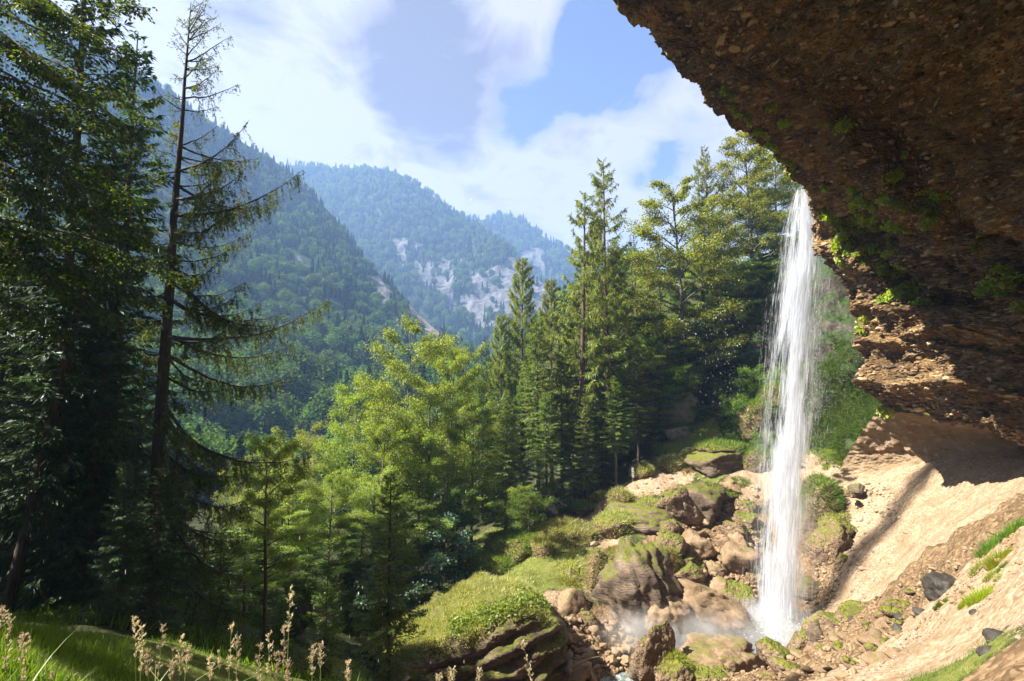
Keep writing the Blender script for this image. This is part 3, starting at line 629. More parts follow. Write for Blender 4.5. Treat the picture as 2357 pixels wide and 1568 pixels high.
def broadleaf(seed, H, Rm, n_leaf=15000, leaf=.16, base=.2, limbs=20, up=(.35, 1.0), flat=.7, lean=0.0, prof='round', trunk_r=None, spread=1.0, aspect=.62):
    rng = np.random.default_rng(seed); W = Geo(); C = Geo()
    zs = np.linspace(0, H * .95, 14); sx = np.cumsum(rng.normal(0, .012, 14)) * H * .15 + lean * zs ** 1.3 / H ** .3; sy = np.cumsum(rng.normal(0, .012, 14)) * H * .15
    tr = trunk_r or H * .011 + .03
    W.tube(np.stack([sx, sy, zs], 1), tr * (1 - zs / H) ** .9 + .012, 7)
    ends, dirs_, wts = [], [], []
    for i in range(limbs):
        t = (i + rng.random()) / limbs; z = H * (base + (.93 - base) * t); a = i * 2.399 + rng.uniform(-.5, .5)
        sh = {'round': math.sin(math.pi * (.16 + .80 * t)) ** .7, 'cone': (1 - t) ** .7 * .95 + .08, 'open': .6 + .4 * math.sin(math.pi * t)}[prof]
        L = Rm * sh * rng.uniform(.72, 1.18) * spread; el = up[0] + (up[1] - up[0]) * t + rng.normal(0, .12)
        b0 = np.array([np.interp(z, zs, sx), np.interp(z, zs, sy), z]); h = np.array([math.cos(a), math.sin(a), 0])
        s_ = np.linspace(0, 1, 6)[:, None]
        pts = b0 + h * L * s_ + np.array([0, 0, 1.0]) * (math.tan(min(el, 1.15)) * L * s_ * (1 - .42 * s_)) + np.cumsum(rng.normal(0, .02 * L, (6, 3)), 0)
        W.tube(pts, np.linspace(tr * .34 * (1 - t * .5) * min(1, L / 2) + .008, .008, 6), 4)
        for j in range(6):
            f = rng.uniform(.28, 1.0); q0 = pts[0] + (pts[-1] - pts[0]) * f; ii = min(4, int(f * 5)); q0 = pts[ii] + (pts[ii + 1] - pts[ii]) * (f * 5 - ii)
            a2 = a + rng.choice([-1, 1]) * rng.uniform(.35, 1.25); l2 = L * rng.uniform(.22, .50) * (1.15 - f * .5)
            d2 = np.array([math.cos(a2), math.sin(a2), rng.uniform(-.15, .55)])
            q = q0 + d2 * l2 * np.linspace(0, 1, 4)[:, None]; q[:, 2] -= .12 * l2 * np.linspace(0, 1, 4) ** 2
            W.tube(q, np.linspace(.006 + l2 * .007, .004, 4), 3)
            ends.append(q); dirs_.append(d2); wts.append(l2)
    ends = np.array(ends); dirs_ = unit(np.array(dirs_)); wts = np.array(wts); wts /= wts.sum()
    b = rng.choice(len(ends), n_leaf, p=wts); t = rng.uniform(.05, 1.08, n_leaf); f = np.clip(t * 3, 0, 2.999); i = f.astype(int)
    p = ends[b, i] + (ends[b, i + 1] - ends[b, i]) * (t * 3 - i)[:, None]
    sc = (np.linalg.norm(ends[b, 3] - ends[b, 0], axis=1) * .36 + .12)[:, None]
    off = rng.normal(0, .55, (n_leaf, 3)) * sc * np.array([[1, 1, flat]])
    p = p + off; p[:, 2] -= .22 * np.linalg.norm(off[:, :2], axis=1)
    d = unit(off + 1e-4) + dirs_[b] * .5 + rng.normal(0, .4, (n_leaf, 3)); d[:, 2] -= .45
    nm = np.array([[0, 0, 1.0]]) + rng.normal(0, .5, (n_leaf, 3))
    C.cards(p, d, nm, rng.uniform(.65, 1.3, n_leaf) * leaf, rng.uniform(.8, 1.2, n_leaf) * leaf * aspect)
    return W, C
PROTO = {}
def proto(key, H, made, bark, leaf):
    W, C = made; n0 = len(W.v[0]); tm = mesh_np(key + '_trunk', W.v[0], [W.q[0]], [M[bark]])
    bm_ = mesh_np(key + '_limbs', np.concatenate(W.v[1:]), [np.concatenate(W.q[1:]) - n0], [M[bark]])
    PROTO[key] = (H, tm, C.mesh(key + '_crown', [M[leaf]]), bm_, M[leaf])
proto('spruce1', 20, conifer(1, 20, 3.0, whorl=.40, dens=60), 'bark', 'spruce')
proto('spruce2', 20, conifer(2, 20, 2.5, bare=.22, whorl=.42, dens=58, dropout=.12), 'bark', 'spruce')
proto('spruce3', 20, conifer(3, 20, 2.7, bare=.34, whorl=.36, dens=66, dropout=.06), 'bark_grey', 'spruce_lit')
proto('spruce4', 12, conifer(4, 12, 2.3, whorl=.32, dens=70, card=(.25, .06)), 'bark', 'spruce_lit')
proto('larch1', 26, conifer(5, 26, 4.2, bare=.16, whorl=.52, nb=4, dens=95, card=(.46, .07), larch=True, low=-.25, high=.6, prof=.62, tip_up=.5, dropout=.1), 'bark_red', 'larch')
proto('larch2', 26, conifer(6, 26, 3.2, bare=.28, whorl=.62, nb=4, dens=70, card=(.44, .065), larch=True, low=-.15, high=.65, prof=.6, tip_up=.45, dropout=.2), 'bark_red', 'larch')
proto('sparse', 24, conifer(7, 24, 2.1, bare=.35, whorl=.7, nb=4, dens=20, card=(.40, .06), larch=True, low=-.1, high=.6, prof=.6, dropout=.3), 'bark', 'larch_dark')
proto('broad1', 18, broadleaf(11, 18, 4.6, 30000, .17, limbs=28), 'bark_grey', 'broad')
proto('broad2', 18, broadleaf(12, 18, 3.6, 24000, .17, base=.3, limbs=22, prof='open'), 'bark_grey', 'broad')
proto('beech1', 20, broadleaf(13, 20, 4.6, 36000, .19, base=.14, limbs=40, up=(.25, 1.0), flat=.42, prof='round'), 'bark_grey', 'gold')
proto('beech2', 20, broadleaf(14, 20, 4.4, 34000, .19, base=.16, limbs=36, up=(.2, .95), flat=.4, prof='round'), 'bark_grey', 'beech')
proto('bush', 3, broadleaf(15, 3, 1.7, 6500, .11, base=.05, limbs=14, up=(.3, 1.0)), 'bark', 'broad')
proto('bush_blue', 5, broadleaf(16, 5, 2.4, 6000, .20, base=.06, limbs=16, up=(.2, .9)), 'bark', 'bluish')
def tree(key, H, base, label, category, wf=1.0, rot=None, lean=(0, 0), name=None, leaf=None, group=None):
    h0, wm, cm, bm, lm = PROTO[key]
    kind = name or {'sp': 'spruce_tree', 'la': 'larch_tree', 'br': 'broadleaf_tree', 'be': 'beech_tree', 'bu': 'bush'}[key[:2]]
    o = empty(kind, base, label, category, group)
    s = H / h0; o.scale = (s * wf, s * wf, s); o.rotation_euler = (lean[0], lean[1], rot if rot is not None else random.Random(label).uniform(0, 6.28))
    obj('trunk', wm, o); obj('limb_wood', bm, o, kind='stuff')
    c = obj('crown', cm, o)
    if leaf:
        c.material_slots[0].link = 'OBJECT'; c.material_slots[0].material = M[leaf]
    return o

# ------------------------------------------------------------------ far forest on the mountains
def far_tree(seed, kind):
    rng = np.random.default_rng(seed); C = Geo()
    if kind == 'conifer':
        n = 520; z = rng.uniform(.08, 1, n) ** 1.0; r = .20 * (1 - z) ** .9 + .01; a = rng.uniform(0, 6.28, n)
        h = np.stack([np.cos(a), np.sin(a), np.zeros(n)], 1); c = h * (r * .1)[:, None]; c[:, 2] = z
        d = h + np.array([[0, 0, -.35]]); C.cards(c, d, np.array([[0, 0, 1.0]]) + rng.normal(0, .3, (n, 3)), r * rng.uniform(.6, 1.25, n) + .02, .042)
    else:
        n = 1100; p = rvec(rng, n) * rng.uniform(.55, 1.0, (n, 1)); lump = fbm(p * 2.2 + seed, 3, seed)[:, None] * .55
        p = p * (1 + lump) * np.array([[.36, .36, .42]]) + np.array([[0, 0, .56]])
        C.cards(p, rvec(rng, n) + np.array([[0, 0, -.2]]), unit(p - np.array([[0, 0, .5]])) + rng.normal(0, .4, (n, 3)), rng.uniform(.05, .11, n), rng.uniform(.04, .075, n))
        C.tube([(0, 0, 0), (0, 0, .5)], [.02, .012], 4)
    return C.mesh('far_' + kind, [M['far_needle'] if kind == 'conifer' else M['far_leaf']])
FAR = [far_tree(1, 'conifer'), far_tree(2, 'conifer'), far_tree(3, 'broad'), far_tree(4, 'broad'), far_tree(5, 'broad')]
def scatter_surface(g, rng, dens, mask=None):
    """random points on a grid surface, dens per square metre"""
    a, b, c, d = g[:-1, :-1], g[1:, :-1], g[1:, 1:], g[:-1, 1:]
    area = (np.linalg.norm(np.cross(b - a, d - a), axis=-1) + np.linalg.norm(np.cross(b - c, d - c), axis=-1)) * .5
    lam = area * dens
    if mask is not None: lam = lam * np.clip(1 - mask[:-1, :-1] * 1.0, 0, 1)
    cnt = rng.poisson(lam).ravel(); idx = np.repeat(np.arange(len(cnt)), cnt); i, j = np.unravel_index(idx, lam.shape)
    s, t = rng.random(len(i))[:, None], rng.random(len(i))[:, None]
    p = (a[i, j] * (1 - s) + b[i, j] * s) * (1 - t) + (d[i, j] * (1 - s) + c[i, j] * s) * t
    return p, i, j
far_cols = []
for i_, me_ in enumerate(FAR):
    cc_ = bpy.data.collections.new('far_kind'); oo_ = bpy.data.objects.new('far_tree_kind', me_); cc_.objects.link(oo_); far_cols.append(cc_)
def forest(name, pts, scl, kinds, seed):
    rng = np.random.default_rng(seed)
    me = bpy.data.meshes.new(name); me.vertices.add(len(pts)); me.vertices.foreach_set('co', np.asarray(pts, np.float32).ravel())
    for an, av, ty in (('sc', scl, 'FLOAT'), ('rz', rng.uniform(0, 6.28, len(pts)), 'FLOAT'), ('kd', kinds, 'INT')):
        a = me.attributes.new(an, ty, 'POINT'); a.data.foreach_set('value', np.asarray(av, np.int32 if ty == 'INT' else np.float32))
    o = obj(name, me, kind='stuff')
    ng = bpy.data.node_groups.new(name, 'GeometryNodeTree')
    ng.interface.new_socket('Geometry', in_out='INPUT', socket_type='NodeSocketGeometry'); ng.interface.new_socket('Geometry', in_out='OUTPUT', socket_type='NodeSocketGeometry')
    nd = ng.nodes; lk = ng.links; gi = nd.new('NodeGroupInput'); go = nd.new('NodeGroupOutput'); jn = nd.new('GeometryNodeJoinGeometry')
    def attr(n_, t_):
        x = nd.new('GeometryNodeInputNamedAttribute'); x.data_type = t_; x.inputs['Name'].default_value = n_; return x.outputs['Attribute']
    for ki, cl_ in enumerate(far_cols):
        inst = nd.new('GeometryNodeInstanceOnPoints'); oi = nd.new('GeometryNodeObjectInfo'); oi.inputs['Object'].default_value = cl_.objects[0]; oi.inputs['As Instance'].default_value = True
        cmp_ = nd.new('FunctionNodeCompare'); cmp_.data_type = 'INT'; cmp_.operation = 'EQUAL'
        lk.new(attr('kd', 'INT'), cmp_.inputs[2]); cmp_.inputs[3].default_value = ki
        cx = nd.new('ShaderNodeCombineXYZ'); lk.new(attr('rz', 'FLOAT'), cx.inputs[2])
        mp = nd.new('GeometryNodeMeshToPoints')
        lk.new(gi.outputs[0], mp.inputs[0]); lk.new(mp.outputs[0], inst.inputs['Points']); lk.new(cmp_.outputs[0], inst.inputs['Selection']); lk.new(oi.outputs['Geometry'], inst.inputs['Instance'])
        lk.new(cx.outputs[0], inst.inputs['Rotation'])
        cs = nd.new('ShaderNodeCombineXYZ'); at_ = attr('sc', 'FLOAT')
        for q_ in range(3): lk.new(at_, cs.inputs[q_])
        lk.new(cs.outputs[0], inst.inputs['Scale']); lk.new(inst.outputs[0], jn.inputs[0])
    lk.new(jn.outputs[0], go.inputs[0])
    md = o.modifiers.new('trees', 'NODES'); md.node_group = ng
    return o
rng = np.random.default_rng(5)
pA, iA, jA = scatter_surface(mA, rng, .034, rA)
uA, vA, _ = project(pA); ok = (uA > -150) & (uA < 1400); pA = pA[ok]; iA = iA[ok]; uA = uA[ok]; vA = vA[ok]
hi = iA / 170.0
sA = rng.uniform(6.5, 16.0, len(pA)) * (1 - .35 * hi)
kA = np.where(rng.random(len(pA)) < .12 + .6 * hi, rng.integers(0, 2, len(pA)), rng.integers(2, 5, len(pA)))
sA = np.where(kA < 2, sA * 1.15, sA)
pA[:, 2] -= .4
# the nearest that show clear of the woods in front stand as trees of their own
dist = np.linalg.norm(pA, axis=1)
clear = (uA > 430) & (uA < 1010) & (vA > 560) & (vA < 985) & (vA < 1130 - .33 * (uA - 560)) & (vA < 985)
cand = np.where(clear)[0]; near = cand[np.argsort(-(sA[cand] / dist[cand]))[:290]]
restm = np.ones(len(pA), bool); restm[near] = False
forest('mountain_forest', pA[restm], sA[restm], kA[restm], 1)
def far_zone(u, v):
    if u < 520: return ', glimpsed through the larch boughs'
    if u > 850 and v < 760: return ', below the pale landslide scar'
    if v > 900: return ', low down just above the bright wood'
    if v > 800: return ', partway up beside the larch tips' if u < 640 else ', in the fold above the tallest broadleaf tree'
    if v > 690: return ', mid slope left of the scar' if u > 700 else ', mid slope near the larch tips'
    return ', high on the slope towards the ridge'
LBL = {0: 'narrow dark conifer in hazy woods', 1: 'dark pointed conifer in hazy woods', 2: 'round pale green tree in hazy woods', 3: 'broad green tree in hazy woods', 4: 'loose round green tree in hazy woods'}
for i_ in near:
    o = obj('conifer_tree' if kA[i_] < 2 else 'broadleaf_tree', FAR[kA[i_]], None, pA[i_], label=LBL[int(kA[i_])] + far_zone(uA[i_], vA[i_]), category='tree', group='single trees on the hazy valley side')
    o.scale = (sA[i_],) * 3; o.rotation_euler = (0, 0, rng.uniform(0, 6.28))
for gB, rB_, dn, ss, sd_ in ((mB, rB, .016, (9, 17), 2), (mC, rC, .0060, (14, 24), 3)):
    p, i, j = scatter_surface(gB, rng, dn, np.clip(rB_ * .93, 0, 1)); u_, v_, _ = project(p); ok = (u_ > 350) & (u_ < 1750); p = p[ok]; p[:, 2] -= .5
    s_ = rng.uniform(*ss, len(p)); k2 = np.where(rng.random(len(p)) < .62, rng.integers(0, 2, len(p)), rng.integers(2, 5, len(p)))
    forest('mountain_forest', p, s_, k2, sd_)
# the wood on the valley floor and the flank of the near hill, seen only between nearer trees
q = rng.uniform((-170, 80), (110, 215), (5200, 2)); z = ground_z(q[:, 0], q[:, 1], False); p = np.stack([q[:, 0], q[:, 1], z - .3], 1)
u_, v_, _ = project(p); ok = (u_ > -250) & (u_ < 1750) & (p[:, 2] < 40) & ((u_ < 1150) | (p[:, 1] > 120)); p = p[ok]
forest('valley_forest', p, rng.uniform(7, 13, len(p)) , rng.integers(0, 5, len(p)), 4)
# ------------------------------------------------------------------ trees set one by one: key, u, v base, distance, u top, v top, width, label
def put(key, ub, vb, Y, ut, vt, label, wf=1.0, leaf=None, cat='tree', rot=None, group=None):
    b = P(ub, vb, Y); z = ground_z(b[0], b[1])[0] - .12; z = max(z, b[2]) if cat == 'bush' else z; b = np.array([b[0], b[1], z])
    t = P(ut, vt, Y); H = t[2] - z
    if H < .5: H = .5
    lean = math.atan2(t[0] - b[0], H)
    wr = wf * H / PROTO[key][0] / max(H / PROTO[key][0], 1e-6)
    return tree(key, H / max(math.cos(lean), .5), b, label, cat, wr, rot, (0, lean), leaf=leaf, group=group)
# shaded stand by the path
put('spruce2', 232, 1400, 19, 318, 72, 'sparse dark spruce with pointed top just behind the tall larch', .95)
put('spruce1', 120, 1430, 15.5, 140, -260, 'huge dark spruce with hanging boughs behind the beech leaves', .72)
put('spruce1', 190, 1395, 15, 250, 640, 'dark spruce with bare lower trunk in the shaded stand', 1.0)
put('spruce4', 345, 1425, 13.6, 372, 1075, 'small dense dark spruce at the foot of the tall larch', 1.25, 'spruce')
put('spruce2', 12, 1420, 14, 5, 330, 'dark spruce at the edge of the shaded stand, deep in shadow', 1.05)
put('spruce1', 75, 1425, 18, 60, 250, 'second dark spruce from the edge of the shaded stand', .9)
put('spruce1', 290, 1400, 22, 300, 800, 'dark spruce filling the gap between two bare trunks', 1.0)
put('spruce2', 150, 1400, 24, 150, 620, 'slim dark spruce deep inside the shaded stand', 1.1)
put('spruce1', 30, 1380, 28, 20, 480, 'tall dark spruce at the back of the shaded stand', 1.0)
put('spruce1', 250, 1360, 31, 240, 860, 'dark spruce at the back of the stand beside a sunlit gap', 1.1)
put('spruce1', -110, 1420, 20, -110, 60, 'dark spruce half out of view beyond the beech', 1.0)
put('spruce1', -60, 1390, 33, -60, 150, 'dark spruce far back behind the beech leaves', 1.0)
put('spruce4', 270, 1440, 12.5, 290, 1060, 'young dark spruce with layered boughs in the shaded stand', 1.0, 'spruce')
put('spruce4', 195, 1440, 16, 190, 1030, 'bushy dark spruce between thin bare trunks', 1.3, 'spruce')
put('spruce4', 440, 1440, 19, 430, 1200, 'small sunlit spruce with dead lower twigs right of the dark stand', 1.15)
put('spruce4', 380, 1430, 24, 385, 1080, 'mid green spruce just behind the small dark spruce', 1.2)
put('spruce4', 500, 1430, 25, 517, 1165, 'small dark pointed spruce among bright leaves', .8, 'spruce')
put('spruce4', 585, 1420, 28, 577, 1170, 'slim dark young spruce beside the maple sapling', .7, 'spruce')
put('spruce4', 500, 1490, 17, 480, 1330, 'tiny spruce on the slope below the dark stand', 1.2)
put('spruce4', 740, 1585, 17.5, 735, 1270, 'slender young spruce in front of the pale boulder', .9)
put('spruce4', 892, 1640, 16, 899, 1085, 'young spruce with clear whorls beside the grassy boulder', 1.0, 'spruce_lit', rot=.6)
put('spruce4', 640, 1520, 22, 650, 1370, 'small bushy spruce low in the ravine', 1.5)
for i_, (x, y) in enumerate([(-19, 6), (-22, 11), (-25, 17), (-28, 23), (-33, 29), (-24, 2), (-30, 10), (-36, 20), (-20, 14.5), (-24, 21), (-14.5, 4.2)]):     # unseen spruces added beyond the view to shade the stand
    tree('spruce1', 19 - (i_ % 3) * 1.5, (x, y, ground_z(x, y)[0] - .1), 'tall dark spruce of the shaded stand, past the edge of the view', 'tree', 1.1, group='unseen spruces added for shade')
# bright broadleaf wood in the middle
put('broad2', 612, 1420, 21, 612, 1000, 'thin bright yellow-green maple sapling with forked stem', .85, 'maple', rot=1.0)
put('broad1', 915, 1330, 45, 903, 745, 'tallest bright broadleaf tree in the middle of the wood', 0.78)
put('broad2', 1020, 1300, 50, 1000, 800, 'slim broadleaf tree with forked trunk beside the tallest one', 0.78)
put('broad2', 1068, 1280, 53, 1072, 798, 'narrow upright broadleaf tree before a dark spruce', 0.66)
put('broad1', 800, 1330, 47, 795, 872, 'bright rounded broadleaf tree left of the tallest one', 0.74)
put('broad1', 690, 1330, 48, 700, 985, 'low spreading sunlit tree with pale yellow-green crown', 1.01, 'maple')
put('broad1', 620, 1330, 52, 625, 1035, 'low bright tree beside a blue-green hillside', 0.90, 'maple')
put('broad1', 540, 1330, 55, 545, 1060, 'pale bright tree behind the hanging larch boughs', 0.94, 'maple')
put('broad2', 860, 1360, 40, 850, 960, 'bright broadleaf tree with dark limbs in front of the tallest tree', 0.90)
put('broad2', 960, 1350, 42, 965, 990, 'leafy green tree with thin trunk under the tallest tree', 0.94)
put('broad1', 750, 1380, 36, 752, 1080, 'rounded sunlit tree above the ravine', 0.98)
put('beech2', 660, 1400, 32, 660, 1150, 'layered yellow-green tree above the young spruces', 1.5, 'maple')
put('broad2', 1060, 1350, 41, 1045, 1120, 'green understorey tree at the edge of the dark wood', 1.01, 'beech')
put('beech2', 560, 1420, 27, 560, 1210, 'low leafy tree with spreading yellow-green sprays', 1.7, 'maple')
put('beech2', 820, 1410, 34, 815, 1190, 'dark green low tree left of the young spruce', 1.6)
put('beech2', 930, 1380, 37, 940, 1140, 'dark green low tree behind the young spruce', 1.5)
put('beech2', 700, 1440, 28, 705, 1260, 'shaded leafy tree above the pale boulder', 1.7)
put('bush_blue', 1010, 1345, 38, 1018, 1195, 'blue-green leafy bush in the shade behind the grassy boulder', 1.1)
put('bush_blue', 880, 1420, 34, 885, 1270, 'dull green bush behind the young spruce', 1.2)
put('spruce1', 1120, 1260, 62, 1118, 775, 'dark narrow spruce with drooping tip in the middle wood', .75)
put('spruce2', 1017, 1260, 60, 1017, 752, 'slim dark spruce top rising above bright leaves', .7)
put('spruce3', 1163, 1240, 44, 1160, 905, 'sunlit spruce with long bare grey trunk at the wood edge', 1.1)
put('spruce4', 1058, 1300, 40, 1050, 1120, 'small shaded spruce with bare stem beside the grass slope', .9, 'spruce')
# tall trees on the slope
put('larch1', 1200, 1230, 62, 1195, 590, 'pointed larch at the outer edge of the slope, against the rocky mountain', .8)
put('larch2', 1338, 1160, 52, 1300, 450, 'tall leaning larch with long level boughs', 1.15, rot=2.2)
put('larch2', 1402, 1150, 55, 1382, 365, 'tallest larch with sparse top against the cloud', 1.0)
put('larch1', 1372, 1130, 60, 1352, 500, 'bushy larch just behind the tallest larch', .75)
put('larch1', 1270, 1190, 56, 1262, 640, 'feathery bright larch beneath the leaning larch', .85)
put('spruce3', 1240, 1190, 50, 1236, 730, 'sunlit spruce in front of the pointed larch', 1.0)
put('spruce3', 1295, 1160, 51, 1290, 820, 'bright green spruce under the leaning larch', 1.1)
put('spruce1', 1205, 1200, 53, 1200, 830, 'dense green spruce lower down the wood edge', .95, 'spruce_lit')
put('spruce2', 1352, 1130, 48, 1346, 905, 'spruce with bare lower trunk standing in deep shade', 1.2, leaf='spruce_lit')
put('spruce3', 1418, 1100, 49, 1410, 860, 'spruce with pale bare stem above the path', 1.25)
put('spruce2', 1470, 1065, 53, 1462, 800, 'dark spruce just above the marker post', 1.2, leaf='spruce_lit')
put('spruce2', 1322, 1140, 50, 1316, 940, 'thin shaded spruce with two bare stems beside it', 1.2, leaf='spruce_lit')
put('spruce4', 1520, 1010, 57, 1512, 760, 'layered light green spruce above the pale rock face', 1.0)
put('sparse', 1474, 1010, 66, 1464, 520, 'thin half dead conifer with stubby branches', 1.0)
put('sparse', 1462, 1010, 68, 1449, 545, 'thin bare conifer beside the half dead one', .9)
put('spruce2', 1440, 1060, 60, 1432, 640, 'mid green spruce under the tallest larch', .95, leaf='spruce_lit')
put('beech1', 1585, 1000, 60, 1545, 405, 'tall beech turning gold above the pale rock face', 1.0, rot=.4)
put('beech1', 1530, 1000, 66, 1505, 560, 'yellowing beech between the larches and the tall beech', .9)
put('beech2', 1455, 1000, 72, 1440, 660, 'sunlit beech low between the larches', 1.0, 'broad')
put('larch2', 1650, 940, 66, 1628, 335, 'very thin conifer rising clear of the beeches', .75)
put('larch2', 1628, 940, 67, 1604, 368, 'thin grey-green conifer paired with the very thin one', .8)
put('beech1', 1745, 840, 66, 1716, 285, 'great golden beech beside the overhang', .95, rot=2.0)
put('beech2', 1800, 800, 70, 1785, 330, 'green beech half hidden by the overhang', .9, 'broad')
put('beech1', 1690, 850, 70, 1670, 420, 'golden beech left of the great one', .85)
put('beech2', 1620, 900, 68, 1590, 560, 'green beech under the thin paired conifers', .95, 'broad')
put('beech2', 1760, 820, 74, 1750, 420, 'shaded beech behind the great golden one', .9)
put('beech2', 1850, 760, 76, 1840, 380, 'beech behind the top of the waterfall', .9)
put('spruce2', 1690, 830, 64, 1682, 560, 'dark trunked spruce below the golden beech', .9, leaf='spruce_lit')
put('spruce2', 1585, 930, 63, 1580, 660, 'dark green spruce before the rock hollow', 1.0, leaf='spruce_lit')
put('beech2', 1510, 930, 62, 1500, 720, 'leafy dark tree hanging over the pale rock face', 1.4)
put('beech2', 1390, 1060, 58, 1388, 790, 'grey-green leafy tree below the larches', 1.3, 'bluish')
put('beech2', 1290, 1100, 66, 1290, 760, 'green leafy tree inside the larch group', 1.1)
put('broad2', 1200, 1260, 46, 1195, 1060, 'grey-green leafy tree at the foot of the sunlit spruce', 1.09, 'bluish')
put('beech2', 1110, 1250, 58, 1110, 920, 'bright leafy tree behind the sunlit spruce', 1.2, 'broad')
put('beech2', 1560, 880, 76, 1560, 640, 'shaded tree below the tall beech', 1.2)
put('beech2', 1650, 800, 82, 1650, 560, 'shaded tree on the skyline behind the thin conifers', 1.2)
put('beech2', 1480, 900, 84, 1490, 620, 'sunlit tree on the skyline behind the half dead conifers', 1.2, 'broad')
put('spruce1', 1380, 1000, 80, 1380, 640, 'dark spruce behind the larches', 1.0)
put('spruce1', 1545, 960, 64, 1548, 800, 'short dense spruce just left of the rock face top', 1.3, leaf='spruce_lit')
put('spruce4', 1385, 1110, 51, 1380, 960, 'small green spruce under the tall trees in the shade', 1.3)
for q in [('beech2',1700,860,63,1698,600,'low green beech under the golden beeches',1.3,'broad'),('beech2',1610,930,61,1606,690,'bright green beech before the thin paired conifers',1.4,'broad'),('beech2',1760,830,63,1758,590,'shaded green beech just left of the waterfall top',1.2,None),('beech2',1500,960,58,1497,790,'leafy tree leaning over the pale rock face',1.4,'broad'),('beech2',1430,1040,56,1428,840,'leafy tree in front of the half dead conifers',1.3,'broad'),('larch1',1330,1120,57,1325,650,'soft green larch between the two tall ones',.9,None),('larch1',1415,1080,61,1415,560,'soft green larch right of the tallest larch',.85,None),('spruce3',1260,1190,47,1256,900,'young lit spruce at the foot of the larches',1.1,None),('beech2',1340,1110,53,1338,930,'leafy dark tree under the leaning larch',1.4,None),('larch1',1150,1230,60,1148,720,'pale larch left of the pointed one',.8,None),('broad1',1085,1290,47,1085,960,'rounded green tree left of the sunlit spruce',1.1,None),('broad1',980,1330,44,978,880,'bright loose tree beside the forked one',1.0,None),('beech2',1660,900,60,1655,740,'small bright beech over the dark hollow',1.4,'broad'),('broad1',860,1370,37,858,1090,'leafy sunlit tree behind the young spruce top',1.2,'maple'),('broad1',640,1400,38,642,1090,'sunlit leafy tree behind the maple sapling',1.2,'maple')]:
    put(q[0], *q[1:6], q[6], q[7], q[8])
# ---- bushes and saplings on the slope
for (u, v, Y, h, lab, kx, lf) in [
 (1600,905,60,60,'dark leafy bush above the pale rock face','bush',None),(1660,900,60,70,'shaded bush below the rock hollow','bush','beech'),(1700,880,60,70,'green bush left of the waterfall, high on the crag','bush','beech'),
 (1735,930,55,80,'large bright bush tight against the waterfall','bush','grass_green'),(1720,985,52,70,'green bush on the crag beside the stony gully','bush','grass_green'),(1690,960,54,50,'low bush in the stony gully','bush','beech'),
 (1760,1040,48,45,'small bush on the ledge beside the waterfall','bush','grass_green'),(1640,860,62,60,'dark bush in the hollow under the beeches','bush','beech'),(1740,790,62,70,'dark bush on the dim crag above the gully','bush','beech'),
 (1240,1190,45,40,'bush at the foot of the dark wood','bush','bluish'),(1290,1165,48,45,'rounded shrub below the dark spruces','bush','bluish'),(1350,1125,50,35,'low shrub beside the path bend','bush','grass_green'),
 (1180,1255,44,40,'shrub between the grass slope and the wood','bush','bluish'),(1400,1090,52,35,'low shrub under the bare stems','bush','beech'),(1520,1050,53,30,'low shrub above the ledge path','bush','grass_green'),
 (1905,1075,42,38,'pale leafy plant at the start of the ledge behind the waterfall','bush','broad'),(1580,1010,56,40,'bush at the foot of the pale rock face','bush','grass_green'),
 (1460,980,60,60,'dark bush left of the pale rock face','bush','beech'),(800,1440,32,50,'leafy bush behind the slender young spruce','bush','beech'),(600,1460,24,60,'leafy bush in the shaded ravine','bush','beech'),(520,1450,22,50,'bush on the dark slope by the grassy hump','bush','beech')]:
    put(kx, u, v + 8, Y, u, v - h, lab, 1.0, lf, 'bush')
# dark bushes filling the floor of the wood
rngb = np.random.default_rng(77)
for i_ in range(40):
    u = rngb.uniform(480, 1340); v = 1330 - (u - 480) * .17 + rngb.uniform(-40, 30); Y = rngb.uniform(36, 62)
    put('bush' if i_ % 3 else 'bush_blue', u, v, Y, u, v - rngb.uniform(35, 75) * 45 / Y, ('dull blue-green' if i_ % 3 == 0 else ['dark green', 'dark green', 'grey-green', 'fresh green'][i_ % 4]) + ' understorey bush ' + ('under the dark shaded stand' if u < 600 else 'behind the maple sapling' if u < 760 else 'behind the young spruce' if u < 960 else 'at the foot of the middle wood' if u < 1150 else 'among the bare trunks of the wood edge'), 1.2, ['beech', 'beech', 'bluish', 'broad'][i_ % 4], 'bush', group='understorey bushes in the middle wood')
for i_ in range(26):
    u = rngb.uniform(1340, 1760); v = 1010 - (u - 1340) * .32 + rngb.uniform(-40, 80); Y = rngb.uniform(56, 74)
    put('bush', u, v, Y, u, v - rngb.uniform(35, 70), ['dark', 'grassy green', 'grey-green'][i_ % 3] + ' bush on the wooded slope ' + ('under the larches' if u < 1460 else 'above the pale rock face' if u < 1600 else 'in the dark hollow beside the drip curtain' if u < 1690 else 'high on the crag left of the waterfall'), 1.3, ['beech', 'grass_green', 'bluish'][i_ % 3], 'bush', group='bushes on the wooded slope')

